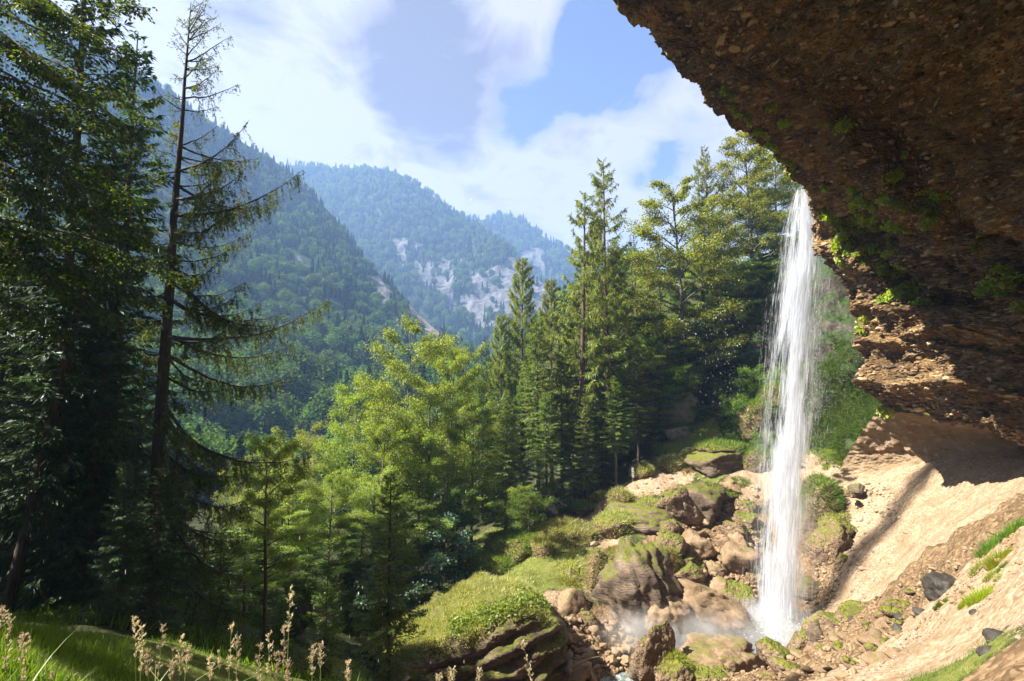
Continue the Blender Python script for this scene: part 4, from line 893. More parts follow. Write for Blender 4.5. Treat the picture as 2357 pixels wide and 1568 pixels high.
# ---- the tall larch close by
LH_b = P(338, 1430, 16.0); LH_b[2] = ground_z(LH_b[0], LH_b[1])[0] - .1; LH_t = P(437, 4, 16.0); HL = LH_t[2] - LH_b[2]
lt = empty('larch_tree', LH_b, 'tall dark larch with long drooping boughs at the edge of the shaded stand', 'tree')
rng = np.random.default_rng(21); W = Geo()
zs = np.linspace(0, HL, 22); tx = (zs / HL) * (LH_t[0] - LH_b[0]) + np.cumsum(rng.normal(0, .010, 22)) - .02; ty = np.cumsum(rng.normal(0, .01, 22))
W.tube(np.stack([tx, ty, zs], 1), np.interp(zs / HL, [0, .05, .5, .85, 1], [.27, .215, .145, .05, .010]), 10)
obj('trunk', W.mesh('larch_trunk', [M['bark_old']], True), lt)
C = Geo(); bn = 0
z = .14 * HL
while z < HL * .985:
    k_ = z / HL; per = 3
    for j in range(per):
        a = rng.uniform(-.85, .75) if rng.random() < (.72 if k_ < .7 else .55) else rng.uniform(1.9, 4.4)     # mostly towards the light on the open side
        rightish = math.cos(a)
        Lb = np.interp(k_, [.1, .25, .5, .68, .8, .92, 1], [3.6, 4.4, 4.0, 3.0, 1.55, .95, .25]) * rng.uniform(.42, 1.18) * (1.12 if rightish > -.2 else .5)
        p0 = np.interp(k_, [.1, .3, .5, .7, .85, 1], [-1.02, -.85, -.50, -.22, .15, .9]) + rng.normal(0, .19)
        cu = np.interp(k_, [.1, .4, .7, 1], [.45, .60, .55, .2])
        h = np.array([math.cos(a), math.sin(a), 0.0]); s_ = np.linspace(0, 1, 12)
        b0 = np.array([np.interp(z, zs, tx), np.interp(z, zs, ty), z])
        pts = b0 + h * (Lb * s_ * (math.cos(p0) + (1 - math.cos(p0)) * s_ * .5))[:, None]; pts[:, 2] += Lb * (math.sin(p0) * s_ + cu * s_ ** 2.4 * .8) + np.cumsum(rng.normal(0, .022, 12))
        bw = Geo(); bw.tube(pts, np.linspace(.012 + .0115 * Lb, .004, 12), 5)
        # hanging side twigs
        nt = int(Lb * 17); f = rng.uniform(.16, 1.0, nt) ** .8; base = np.stack([np.interp(f, s_, pts[:, q_]) for q_ in range(3)], 1)
        tl = rng.uniform(.18, .95, nt) * np.interp(Lb, [.2, 3], [.3, 1.0]) * (1.12 - f * .55); e = np.array([-h[1], h[0], 0]); sd = rng.choice([-1, 1], nt)[:, None]
        tdir = unit(e * sd * rng.uniform(.05, .8, (nt, 1)) + h * rng.uniform(.0, .4, (nt, 1)) + np.array([[0, 0, -1.0]]) * rng.uniform(.5, 1.3, (nt, 1)) * np.interp(k_, [.75, 1], [1, .1]))
        for q_ in range(nt):
            if tl[q_] > .3: bw.tube(np.stack([base[q_], base[q_] + tdir[q_] * tl[q_] * .55 + [0, 0, -.01], base[q_] + tdir[q_] * tl[q_] + [0, 0, -.07]]), [.006, .004, .002], 3)
        nn = np.maximum(2, (tl * np.interp(k_, [.2, .5, .7, .9], [48, 46, 34, 30])).astype(int)); ii = np.repeat(np.arange(nt), nn); g_ = rng.random(len(ii))
        c_ = base[ii] + tdir[ii] * (tl[ii] * g_)[:, None]; c_[:, 2] -= .07 * g_ ** 2
        C.cards(c_, rvec(rng, len(ii)) + tdir[ii] * .9, rvec(rng, len(ii)), rng.uniform(.06, .15, len(ii)) * np.interp(k_, [.6, .85], [1, .8]), .028)
        if Lb > 1.2:
            bn += 1; obj('branch', bw.mesh('larch_bough', [M['bark_old']], True), lt)
        else:
            C_extra = bw; obj('branch', C_extra.mesh('larch_bough', [M['bark_old']], True), lt)
    z += np.interp(k_, [.1, .5, .8, 1], [.62, .60, .36, .20]) * rng.uniform(.75, 1.25)
obj('crown', C.mesh('larch_crown', [M['larch_dark']]), lt)

# ---- the beech whose boughs reach in from the side
rng = np.random.default_rng(31)
bb = np.array([-13.2, 9.6, 0]); bb[2] = ground_z(bb[0], bb[1])[0] - .1
bt = empty('beech_tree', bb, 'leafy green beech whose long boughs reach in before the dark conifers', 'tree')
W = Geo(); C = Geo(); W.tube([(0, 0, 0), (.2, .1, 5), (.1, 0, 11), (.5, .1, 18)], [.34, .28, .2, .06], 9)
obj('trunk', W.mesh('beech_trunk', [M['bark_grey']], True), bt)
TIPS = [(335,36,10.2,.8),(265,30,11,.8),(285,120,10.4,.7),(200,60,9.6,1.2),(110,25,9.5,1.6),(60,130,9,1.8),(150,180,10,1.2),(60,250,9.4,1.5),(180,300,10.3,1.1),(110,330,9.8,1.3),(368,300,11.4,.55),(380,372,11.2,.6),(290,290,10.8,.8),(240,380,10.3,1.2),(160,420,9.6,1.4),(40,400,9.2,1.4),(300,440,11,.9),
 (320,500,11.2,1.0),(230,500,10.2,1.4),(120,520,9.6,1.4),(40,560,9.3,1.3),(420,640,11.6,.9),(360,560,11.3,.9),(395,590,11,.6),(300,620,10.8,1.2),(210,620,10.3,1.3),(350,690,11.2,.9),(140,660,9.7,1.2),(270,730,10.8,.9),(60,720,9.4,1.2),(200,770,10.4,.9),(-40,300,9,1.5),(-40,600,9,1.3),(-60,60,9,1.6),(300,215,10.8,.45),(20,20,8.8,1.8)]
for (u, v, Y, r_) in TIPS:
    e = P(u, v, Y) - bb; z0 = e[2] + rng.uniform(.1, 1.9); s_ = np.linspace(0, 1, 9)
    b0 = np.array([.2, .1, max(1.5, min(16, z0))]); pts = b0 + (e - b0) * s_[:, None]; pts[:, 2] += np.sin(s_ * math.pi) * rng.uniform(.3, .9) + np.cumsum(rng.normal(0, .03, 9)); pts[:, 1] += np.cumsum(rng.normal(0, .05, 9))
    bw = Geo(); bw.tube(pts, np.linspace(.055, .006, 9), 5)
    n2 = 24; ends = []
    Lb = np.linalg.norm(e - b0)
    for j in range(n2):
        f = rng.uniform(max(.12, 1 - 3.6 / Lb), 1.0); q0 = np.array([np.interp(f, s_, pts[:, q_]) for q_ in range(3)]); d0 = unit(pts[-1] - pts[-3])
        side = np.cross(d0, [0, 0, 1.0]) * rng.choice([-1, 1]); d2 = unit(d0 * rng.uniform(.4, 1.0) + side * rng.uniform(.3, 1.0) + np.array([0, 0, rng.uniform(-.55, .12)]))
        l2 = r_ * rng.uniform(.3, .72) * (1.15 - .5 * f); q = q0 + d2 * l2 * np.linspace(0, 1, 4)[:, None]; q[:, 2] -= .25 * l2 * np.linspace(0, 1, 4) ** 2
        bw.tube(q, [.010, .008, .005, .003], 3); ends.append(q)
    obj('branch', bw.mesh('beech_bough', [M['bark_grey']], True), bt)
    ends = np.array(ends); n = int(1500 * min(1.25, r_)); b = rng.integers(0, n2, n); t = rng.uniform(0, 1.05, n); i = np.clip((t * 3).astype(int), 0, 2)
    p = ends[b, i] + (ends[b, i + 1] - ends[b, i]) * (t * 3 - i)[:, None]; off = rng.normal(0, 1, (n, 3)) * np.array([[.10, .10, .045]]); p = p + off; p[:, 2] -= .05
    d = off * 6 + unit(ends[b, 3] - ends[b, 0]) * .6 + rng.normal(0, .3, (n, 3)); d[:, 2] -= .25
    C.cards(p, d, np.array([[0, 0, 1.0]]) + rng.normal(0, .42, (n, 3)), rng.uniform(.055, .095, n), rng.uniform(.038, .06, n))
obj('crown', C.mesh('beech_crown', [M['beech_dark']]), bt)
# ------------------------------------------------------------------ rocks
def ico(sub):
    bm = bmesh.new(); bmesh.ops.create_icosphere(bm, subdivisions=sub, radius=1.0)
    v = np.array([x.co[:] for x in bm.verts]); f = np.array([[q.index for q in x.verts] for x in bm.faces]); bm.free(); return v, f
ICO = {s: ico(s) for s in (1, 2, 3, 4, 5)}
def rock_shape(seed, sub=4, planes=12, rough=.13, strata=0.0, sdir=(0, 0, 1), sfreq=5.0, blocky=.92, flat=None):
    rng = np.random.default_rng(seed); v, f = ICO[sub]; n = rvec(rng, planes); h = rng.uniform(.62, 1.0, planes)
    if flat: n = np.concatenate([n, [[0, 0, 1.0]]]); h = np.concatenate([h, [flat]])
    dt = v @ n.T; r = np.where(dt > .05, h / np.maximum(dt, .05), 9).min(1); r = np.minimum(r, 1.35)
    r = r * blocky + .85 * (1 - blocky)
    p = v * r[:, None]
    f1_, f2_ = worley(p * 2.3 + seed, seed % 97); g1_, g2_ = worley(p * 5.5 + seed, seed % 89 + 3)
    d = ((.55 - f1_) * .9 - np.clip(.16 - (f2_ - f1_), 0, 1) * 2.2) * rough * blocky + (.5 - g1_) * rough * .55 + fbm(p * 1.7 + seed, 3, seed) * rough * .9 + fbm(p * 5 + seed, 5, seed + 1, .65) * rough * .95
    if strata:
        s = p @ unit(np.array(sdir, float)); w = fbm(p * 2.2, 2, seed + 4) * .12
        t = (s + w) * sfreq; a = np.abs((t % 1) - .5) * 2; am = .6 + .4 * vnoise(np.stack([np.floor(t) * 3.1, t * 0, t * 0], 1), seed)
        d = d + strata * (a ** .7 - .5) * am
    return p * (1 + d)[:, None], f
_rk = {}
def rock_mesh(seed, mat, **kw):
    key_ = (seed, mat, tuple(sorted((a, str(b)) for a, b in kw.items())))
    if key_ not in _rk:
        v, f = rock_shape(seed, **kw); _rk[key_] = mesh_np('rock', v, [f], [M[mat]])
    return _rk[key_]
def put_rock(u, v, Y, w, h, label, seed, mat='boulder', depth=1.0, rot=(0, 0, 0), name='boulder', cat='rock', group=None, me=None, **kw):
    c = P(u, v, Y); s = Y / F_ * .56
    o = obj(name, me or rock_mesh(seed, mat, **kw), None, c, label=label, category=cat)
    if group: o['group'] = group
    o.scale = (w * s, w * s * depth, h * s); o.rotation_euler = rot
    return o
def blades_on(v, f, n, L, Wd, rng, thr=.25, droop=.5, green=False, zthr=None, mask=None):
    """grass blades rooted on the faces that look up"""
    a, b, c = v[f[:, 0]], v[f[:, 1]], v[f[:, 2]]; nr = np.cross(b - a, c - a); ar = np.linalg.norm(nr, axis=1); nr = unit(nr)
    w = ar * np.clip((nr[:, 2] - thr) * 3, 0, 1)
    if mask is not None: w = w * mask((a + b + c) / 3)
    if w.sum() <= 0: return None
    i = rng.choice(len(f), n, p=w / w.sum()); s, t = rng.random(n), rng.random(n); fl_ = s + t > 1; s[fl_] = 1 - s[fl_]; t[fl_] = 1 - t[fl_]
    p = a[i] + (b[i] - a[i]) * s[:, None] + (c[i] - a[i]) * t[:, None]
    cl = fbm(p * 1.3, 2, 9)[:, None]
    d = nr[i] * .7 + np.array([[0, 0, .5]]) + rng.normal(0, .38, (n, 3)) + np.array([[.1, -.25, 0]]); down = nr[i] * np.array([[1, 1, 0]]); d = d + down * droop
    G = Geo(); sd = unit(np.cross(d, rvec(rng, n)))
    G.blades(p - nr[i] * .02, d, sd, rng.uniform(.5, 1.35, n) * L * (1 + .5 * cl[:, 0]), Wd * rng.uniform(.6, 1.3, n)); return G
# ---- the great grassy boulder
Tb = [[(905,1640,25.2),(1030,1640,25.6),(1140,1630,26.0),(1225,1600,26.6),(1290,1560,27.6)],
 [(900,1590,25.4),(1010,1575,25.7),(1130,1560,26.1),(1225,1545,26.6),(1296,1520,27.8)],
 [(890,1550,25.6),(1000,1525,26.0),(1110,1490,26.4),(1205,1450,26.7),(1294,1450,28.0)],
 [(870,1525,26.1),(985,1480,26.6),(1100,1440,26.9),(1190,1410,27.1),(1280,1420,28.4)],
 [(855,1505,27.0),(970,1440,28.0),(1085,1392,28.6),(1180,1372,28.8),(1262,1395,29.6)],
 [(842,1494,28.5),(962,1408,30.0),(1084,1350,31.2),(1172,1346,31.2),(1244,1378,31.0)],
 [(840,1510,31),(965,1425,33.5),(1090,1368,34.5),(1180,1365,34.5),(1250,1400,33.2)],
 [(860,1600,32),(970,1560,34.5),(1095,1540,35.5),(1180,1540,35.5),(1262,1540,34)]]
g = loft(np.array([[P(*q[:2], q[2]) for q in r_] for r_ in Tb]), 150, 170)
n_ = grid_normals(g); n_ *= np.sign((n_ * -g).sum(-1, keepdims=True)); fl = g.reshape(-1, 3); nn_ = n_.reshape(-1, 3)
sd = unit(np.array([-.33, .22, .92])); s = fl @ sd; w = fbm(fl * .35, 3, 91) * .55
a = np.abs(((s + w) * 1.25) % 1 - .5) * 2; face = np.clip(1 - nn_[:, 2] * 1.6, 0, 1)
d = face * (a ** .6 - .5) * .75 * (.7 + .5 * vnoise(np.stack([np.floor((s + w) * 1.25) * 2.3, s * 0, s * 0], 1), 4)) + fbm(fl * .45, 3, 93) * .45 + fbm(fl * np.array([1.2, 1.2, 3]), 4, 95, .6) * .28 * (face * .8 + .35)
g = fl + nn_ * d[:, None]
# end cap on the right-hand side
bb_ = P(1100, 1600, 29)
bo = empty('boulder', bb_, 'huge tilted boulder with dark layered face and sunlit grass on top', 'boulder')
gf = grid_faces(150, 170); e1 = g.reshape(150, 170, 3)[:, -1]; ce = e1.mean(0) + np.array([.4, .3, 0]); ring = np.concatenate([e1, (e1 * .45 + ce * .55)[:]], 0) + 0
rr_ = np.stack([e1, e1 * .5 + ce * .5 + np.array([.35, .1, 0]), np.repeat(ce[None] + np.array([.45, .1, 0]), 150, 0)], 1)
allv = np.concatenate([g, rr_.reshape(-1, 3)]) - bb_
obj('rock', mesh_np('boulder_rock', allv, [np.concatenate([gf, grid_faces(150, 3, off=len(g))])], [M['boulder_dark']]), bo)
tri = np.concatenate([gf[:, [0, 1, 2]], gf[:, [0, 2, 3]]]); tv = allv
nz_ = np.cross(tv[tri[:, 1]] - tv[tri[:, 0]], tv[tri[:, 2]] - tv[tri[:, 0]])[:, 2]
tri = np.where((nz_ < 0)[:, None], tri[:, ::-1], tri)
rng = np.random.default_rng(3)
pj = lambda q: project(q + bb_)
def m_top(q):
    u, v, _ = pj(q); edge = np.interp(u, [840, 980, 1100, 1200, 1290], [1540, 1515, 1465, 1420, 1420]); return np.clip((edge + 12 - v + fbm(q * .8, 3, 4) * 35) / 30, 0, 1)
G = blades_on(tv, tri, 52000, .27, .034, rng, .05, .8, mask=lambda q: m_top(q) * np.clip(.55 + fbm(q * .9, 3, 14) * 1.8, .05, 1)); obj('grass', G.mesh('boulder_grass', [M['grass']]), bo, kind='stuff')
def m_ivy(q):
    u, v, _ = pj(q); c = np.interp(u, [960, 1100, 1200, 1260], [1480, 1430, 1395, 1400]); return np.clip(1 - np.abs(v - c + 6) / 24 + fbm(q * .9, 2, 8) * .9, 0, 1) * (u > 1040) * (u < 1262)
a_, b_, c_ = tv[tri[:, 0]], tv[tri[:, 1]], tv[tri[:, 2]]; wv = np.linalg.norm(np.cross(b_ - a_, c_ - a_), axis=1) * m_ivy((a_ + b_ + c_) / 3); ii = rng.choice(len(tri), 6500, p=wv / wv.sum())
G = Geo(); cc_ = (a_ + b_ + c_)[ii] / 3 + rng.normal(0, .10, (6500, 3)) + np.array([[0, 0, .16]]); G.cards(cc_, rvec(rng, 6500) + np.array([[0, -.4, -.3]]), np.array([[0, -.4, 1.0]]) + rng.normal(0, .5, (6500, 3)), rng.uniform(.10, .22, 6500), rng.uniform(.08, .17, 6500))
obj('ivy', G.mesh('boulder_ivy', [M['broad']]), bo, kind='stuff')
for (u, v, Y, dx) in [(1098, 1378, 30.2, -.05), (1120, 1380, 30.2, .08)]:
    G = Geo(); hgt = .52; b = P(u, v, Y); G.tube([(0, 0, -.25), (dx * .5, 0, hgt * .5), (dx, 0, hgt)], [.035, .03, .026], 6)
    obj('stake', G.mesh('stake', [M['post']], True), None, b, label='short wooden stake in the boulder grass, ' + ('the outer one' if u < 1110 else 'the one nearer the rocks'), category='stake')
# ---- named rocks
put_rock(1458,1352,35,190,200,'steep boulder with deep slanting grooves and orange moss above the pool',101,'boulder_dark',.9,(0,.12,0),sub=5,strata=.20,sdir=(1,-.12,.42),sfreq=5.2,rough=.10,blocky=.85,flat=.8)
put_rock(1500,1200,43.5,165,88,'dark undercut boulder below the path with grass hanging over it',102,'boulder_dark',1.0,(0,.1,.2),sub=5,strata=.05,rough=.1,blocky=.65,flat=.6)
put_rock(1660,1058,49.5,135,84,'dark wedge shaped boulder capped with grass left of the waterfall',103,'boulder_dark',1.0,(0,-.1,.5),sub=5,rough=.1,blocky=.8,flat=.5)
put_rock(1640,1392,35.2,165,98,'tilted tan slab of layered rock at the foot of the waterfall',104,'tan_rock',.9,(0,.42,.4),sub=5,strata=.06,sfreq=6,flat=.55)
put_rock(1532,1428,33.2,105,112,'striped tan rock beside the misty pool',105,'tan_rock',.9,(0,.15,.3),sub=5,strata=.09,sfreq=4.5,blocky=.5)
put_rock(1700,1390,35.4,70,90,'upright brown rock tight against the waterfall',106,'boulder',.8,(0,.1,.3),sub=4)
put_rock(1515,1518,28.6,76,104,'pointed mossy rock at the outflow of the pool',107,'boulder',.9,(0,.1,.2),sub=5)
put_rock(1552,1556,27.8,86,70,'low rock smothered in green moss beside the outflow',108,'boulder',1,(0,0,.4),sub=5,blocky=.4)
put_rock(1640,1503,30,168,74,'broad pale topped rock in front of the pool',109,'tan_rock',.9,(0,.08,.1),sub=5,flat=.55,strata=.05,sfreq=6)
put_rock(1690,1538,28.6,98,72,'rounded tan rock in front of the plunge pool',110,'tan_rock',.9,(0,.2,.5),sub=5)
put_rock(1632,1562,27.6,110,52,'low rock with a cap of yellow moss at the lower edge',111,'boulder',.9,(0,0,.2),sub=5,blocky=.5)
put_rock(1788,1528,29.2,76,76,'brown pyramid shaped rock in the spray',112,'boulder',.9,(0,.05,.8),sub=5,rough=.06)
put_rock(1846,1498,30.0,62,66,'brown rock with a sharp edge right of the spray',113,'boulder',.9,(0,-.2,.3),sub=4)
put_rock(1876,1486,29.5,52,70,'dark wet rock leaning on the scree bank',114,'boulder_dark',.9,(0,.2,.1),sub=4)
put_rock(1912,1455,29.8,96,108,'angular tan block with mossy side at the scree edge',115,'boulder',.9,(0,.25,.3),sub=5,flat=.6,rough=.06)
put_rock(1962,1432,29.2,70,60,'brown block behind the angular one at the scree edge',116,'boulder',.9,(0,.2,.3),sub=4)
put_rock(1985,1428,26.4,66,36,'dark flat rock lying on the crest of the scree spur',117,'boulder_dark',.9,(0,-.15,.3),sub=4)
put_rock(1898,1275,38,84,112,'large brown boulder on the right bank of the waterfall',118,'boulder',.9,(0,.1,.2),sub=5,rough=.12)
put_rock(1862,1245,39.2,60,96,'dark boulder half behind the waterfall',119,'boulder_dark',.9,(0,.1,.2),sub=4)
put_rock(1935,1222,38.8,78,62,'brown lump of rock under the yellow grass patch',120,'boulder',.9,(0,.1,.2),sub=4)
put_rock(1948,1300,36.2,46,44,'small brown rock on the pale scree beside the large boulder',121,'boulder',.9,(0,.1,.2),sub=4)
put_rock(1975,1128,39.4,26,26,'small round dark rock perched on the pale slope',122,'boulder_dark',1,sub=4)
put_rock(1955,1137,39.0,20,16,'smallest brown rock beside the round dark rock',123,'boulder',1,sub=3)
put_rock(1860,1362,36.6,72,48,'dark rock in the mist at the foot of the pale slope',124,'boulder_dark',1,sub=4)
put_rock(2192,1368,15.6,76,74,'black lumpy stone with grass round it on the near scree',125,'dark_stone',.9,(0,.1,.3),sub=5,rough=.16)
put_rock(728,1428,28,62,92,'pale grey boulder showing between the young spruces',126,'grey_rock',.9,(0,.1,.3),sub=5)
put_rock(712,1470,27,52,50,'pale grey rock below the larger pale boulder',127,'grey_rock',.9,(0,.1,.7),sub=4)
put_rock(1515,905,60,95,150,'brownish grey rock face under the hanging trees',128,'tan_rock',.6,(0,-.15,.2),sub=5,rough=.12,strata=.05)
put_rock(1556,955,58.5,110,125,'pale grey rock face in the shade of the wooded slope',129,'grey_rock',.45,(0,.45,.2),sub=5,rough=.13)
put_rock(1570,1000,56.5,70,50,'small pale outcrop under the rock face',130,'grey_rock',.7,(0,.2,.2),sub=4)
put_rock(1310,1548,28.6,100,52,'flat tan rock beside the stream at the lower edge',131,'tan_rock',.9,(0,.1,.3),sub=5)
put_rock(1310,1405,33.6,74,60,'round tan boulder with moss behind the great boulder',132,'tan_rock',.9,(0,.1,.3),sub=4)
put_rock(1352,1437,32.6,54,38,'mossy brown rock above the rubble beach',133,'boulder',.9,sub=4)
put_rock(1470,1545,28.7,46,40,'dark rock in the stream beside the mossy pointed rock',134,'boulder_dark',.9,sub=4)
put_rock(1265,1170,46.5,36,26,'grey rock in the grass by the path bend',135,'grey_rock',.9,(0,.3,.2),sub=4)
put_rock(1575,1185,42.5,62,62,'rough brown rock above the boulder pile, mossy on top',136,'boulder',.9,sub=4,rough=.14)
put_rock(1622,1182,42.5,58,66,'rough brown rock with a hollow beside the ledge',137,'boulder',.9,(0,.3,.9),sub=4,rough=.16)
put_rock(1540,1268,38.8,70,52,'brown rock with bright green moss behind the grooved boulder',138,'boulder',.9,(0,.2,.2),sub=4)
put_rock(1590,1325,37,66,58,'brown block in the middle of the boulder pile',139,'boulder',.9,(0,.2,.2),sub=4)
put_rock(1700,1290,38.2,90,72,'pale brown rounded rock close to the waterfall',140,'tan_rock',.9,(0,.2,.2),sub=4)
put_rock(1700,1225,40.5,70,44,'ledge of brown rock high beside the waterfall',141,'boulder',.9,(0,.2,.2),sub=4,strata=.06)
# ---- piles of rock left of the waterfall and loose stones
rng = np.random.default_rng(44)
def region_points(poly, n, Yf, rng):
    out = []; us = [q[0] for q in poly]; vs = [q[1] for q in poly]
    while len(out) < n:
        u, v = rng.uniform(min(us), max(us)), rng.uniform(min(vs), max(vs))
        if poly_mask(np.array([u]), np.array([v]), poly)[0]: out.append((u, v))
    return out
def hit(u, v, lo=2.0, hi=90.0):
    """where the view line meets the ground"""
    Y = np.exp(np.linspace(math.log(lo), math.log(hi), 260)); p = P(np.full(260, u), np.full(260, v), Y); z = base_z(p[:, 0], p[:, 1]); w = np.where(p[:, 2] < z)[0]
    return p[w[0]] if len(w) else None
PROT = [rock_mesh(200 + i, m_, sub=4, rough=.16) for i, m_ in enumerate(['boulder', 'tan_rock', 'boulder', 'boulder', 'tan_rock', 'boulder_dark', 'boulder'])]
for (u, v) in region_points([(1550,1130),(1740,1120),(1745,1420),(1690,1440),(1580,1380),(1500,1300),(1530,1210)], 95, None, rng):
    p = hit(u, v)
    if p is None: continue
    Y = p[1]; s = rng.lognormal(0, .45) * .50; i_ = rng.integers(0, 7)
    o = obj('boulder', PROT[i_], None, p + np.array([0, 0, s * .25]), label=('large ' if s > .62 else 'small ' if s < .42 else 'middling ') + ['brown', 'tan', 'brown', 'mossy brown', 'tan', 'dark layered', 'brown'][i_] + ' rock in the pile, ' + ('up by the stony ledge' if v < 1210 else 'hard against the waterfall' if u > 1690 else 'beside the grooved boulder' if u < 1590 else 'down by the pool' if v > 1340 else 'in the middle of the heap'), category='rock', group='rocks of the boulder pile')
    o.scale = (s * rng.uniform(.8, 1.4), s * rng.uniform(.8, 1.3), s * rng.uniform(.6, 1.05)); o.rotation_euler = tuple(rng.uniform(-.6, .6, 2)) + (rng.uniform(0, 6),)
STP = [rock_mesh(230 + i, m_, sub=2, rough=.12) for i, m_ in enumerate(['tan_pebble', 'tan_pebble', 'pale_stone', 'tan_pebble'])]
for (u, v) in region_points([(1300,1440),(1420,1445),(1480,1500),(1420,1520),(1330,1545),(1290,1500)], 70, None, rng):
    p = hit(u, v)
    if p is None: continue
    s = rng.lognormal(0, .35) * .19
    o = obj('stone', STP[rng.integers(0, 4)], None, p + np.array([0, 0, s * .3]), label='rounded tan stone on the rubble beach ' + ('at the foot of the grooved boulder' if v < 1470 else 'at the stream edge' if u > 1380 else 'beside the great boulder'), category='stone', group='stones of the rubble beach')
    o.scale = (s * 1.2, s, s * .8); o.rotation_euler = (rng.uniform(-.5, .5), 0, rng.uniform(0, 6))
STD = [rock_mesh(240 + i, m_, sub=2, rough=.14) for i, m_ in enumerate(['tan_rock', 'boulder', 'boulder', 'tan_rock'])]
for (u, v) in region_points([(1990,1440),(2080,1350),(2130,1400),(2040,1490),(1950,1540),(1800,1568),(1700,1568),(1880,1490)], 46, None, rng):
    p = hit(u, v, 5, 40)
    if p is None: continue
    s = rng.lognormal(0, .4) * .17 * p[1] / 20
    o = obj('stone', STD[rng.integers(0, 4)], None, p + np.array([0, 0, s * .2]), label='rough brown stone half sunk in the scree spur ' + ('near its crest' if v < 1450 else 'just behind the front rocks' if u < 1850 else 'on its lower flank'), category='stone', group='stones of the scree spur')
    o.scale = (s * 1.6, s * 1.2, s * .7); o.rotation_euler = (rng.uniform(-.4, .4), rng.uniform(-.3, .3), rng.uniform(0, 6))
for i_, (u, v, w, h, lab) in enumerate([(2062,1412,24,14,'dark flat stone on the spur, upper of a pair'),(2078,1424,26,20,'dark round stone on the spur, lower of a pair'),(2066,1450,20,18,'dark stone with a mossy edge below the pair'),(2117,1413,22,20,'dark grey stone alone on the brown scree'),(2246,1417,20,16,'small dark stone alone on the pale scree'),(2300,1470,60,26,'dark jagged rock sticking out above the bright grass'),(2280,1500,40,20,'dark flat stone beside the bright grass'),(2020,1522,44,20,'pale flat stone in a cluster on the spur'),(2065,1510,40,20,'pale flat stone beside a grass tuft on the spur'),(2000,1478,40,26,'brown lump of rock on the spur')]):
    p = hit(u, v, 4, 40)
    if p is None: continue
    put_rock(u, v, p[1], w, h, lab, 250 + i_, 'dark_stone' if 'dark' in lab else 'tan_rock', 1, (0, -.3, .3), name='stone', cat='stone', sub=3)
# ---- loose rubble too small to count
def rubble(name, polys, n, size, mats, seed, lo=2, hi=60, bury=.2):
    rng = np.random.default_rng(seed); G = Geo(); v0, f0 = ICO[1]
    q = np.stack([rng.uniform(-1.05, 1.05, n * 6), np.exp(rng.uniform(math.log(lo), math.log(hi), n * 6))], 1); x, y = q[:, 0] * q[:, 1], q[:, 1]; z = ground_z(x, y); p = np.stack([x, y, z], 1)
    u, v, _ = project(p); ok = np.zeros(len(u), bool)
    for pl_ in polys: ok |= poly_mask(u, v, pl_)
    p = p[ok][:n]; k_ = len(p)
    s = rng.lognormal(0, .45, k_) * size * np.clip(p[:, 1] / 25, .35, 1.2); R_ = rng.normal(0, 1, (k_, 3, 3)); R_, _ = np.linalg.qr(R_)
    sh = rng.uniform(.55, 1.25, (k_, 1, 3)); vv = (v0[None] * (1 + rng.normal(0, .13, (k_, len(v0), 1)))) * sh
    vv = np.einsum('kij,knj->kni', R_, vv) * s[:, None, None]; vv[:, :, 2] *= .75; vv += (p + np.array([0, 0, 1.0]) * (s * bury)[:, None])[:, None]
    G.add(vv, t=(f0[None] + (np.arange(k_) * len(v0))[:, None, None]).reshape(-1, 3))
    return obj(name, G.mesh(name, mats), kind='stuff')
rubble('rubble', [[(1295,1420),(1420,1430),(1500,1500),(1420,1568),(1290,1568)], [(1540,1120),(1745,1110),(1745,1450),(1600,1450),(1500,1310)]], 3800, .13, [M['tan_pebble']], 1, 22, 52)
rubble('rubble', [[(1840,1330),(2000,1200),(2060,1300),(1960,1420),(1860,1420)], [(1910,1120),(2050,1110),(2100,1250),(1930,1260)]], 2600, .075, [M['pale_stone']], 2, 24, 44)
rubble('rubble', [[(1860,1470),(2060,1350),(2357,1190),(2357,1320),(2120,1440),(1950,1568),(1500,1568),(1650,1540)]], 4200, .06, [M['tan_pebble']], 3, 5, 30)
rubble('rubble', [[(1900,1568),(2120,1430),(2357,1300),(2357,1480),(2250,1440),(2080,1568)]], 9000, .034, [M['pale_stone']], 4, 4, 22)
rubble('rubble', [[(1420,1130),(1480,1095),(1740,1100),(1740,1130),(1560,1140),(1480,1190),(1400,1240),(1370,1300),(1300,1420),(1280,1380),(1360,1240)]], 900, .10, [M['pale_stone']], 6, 28, 55)

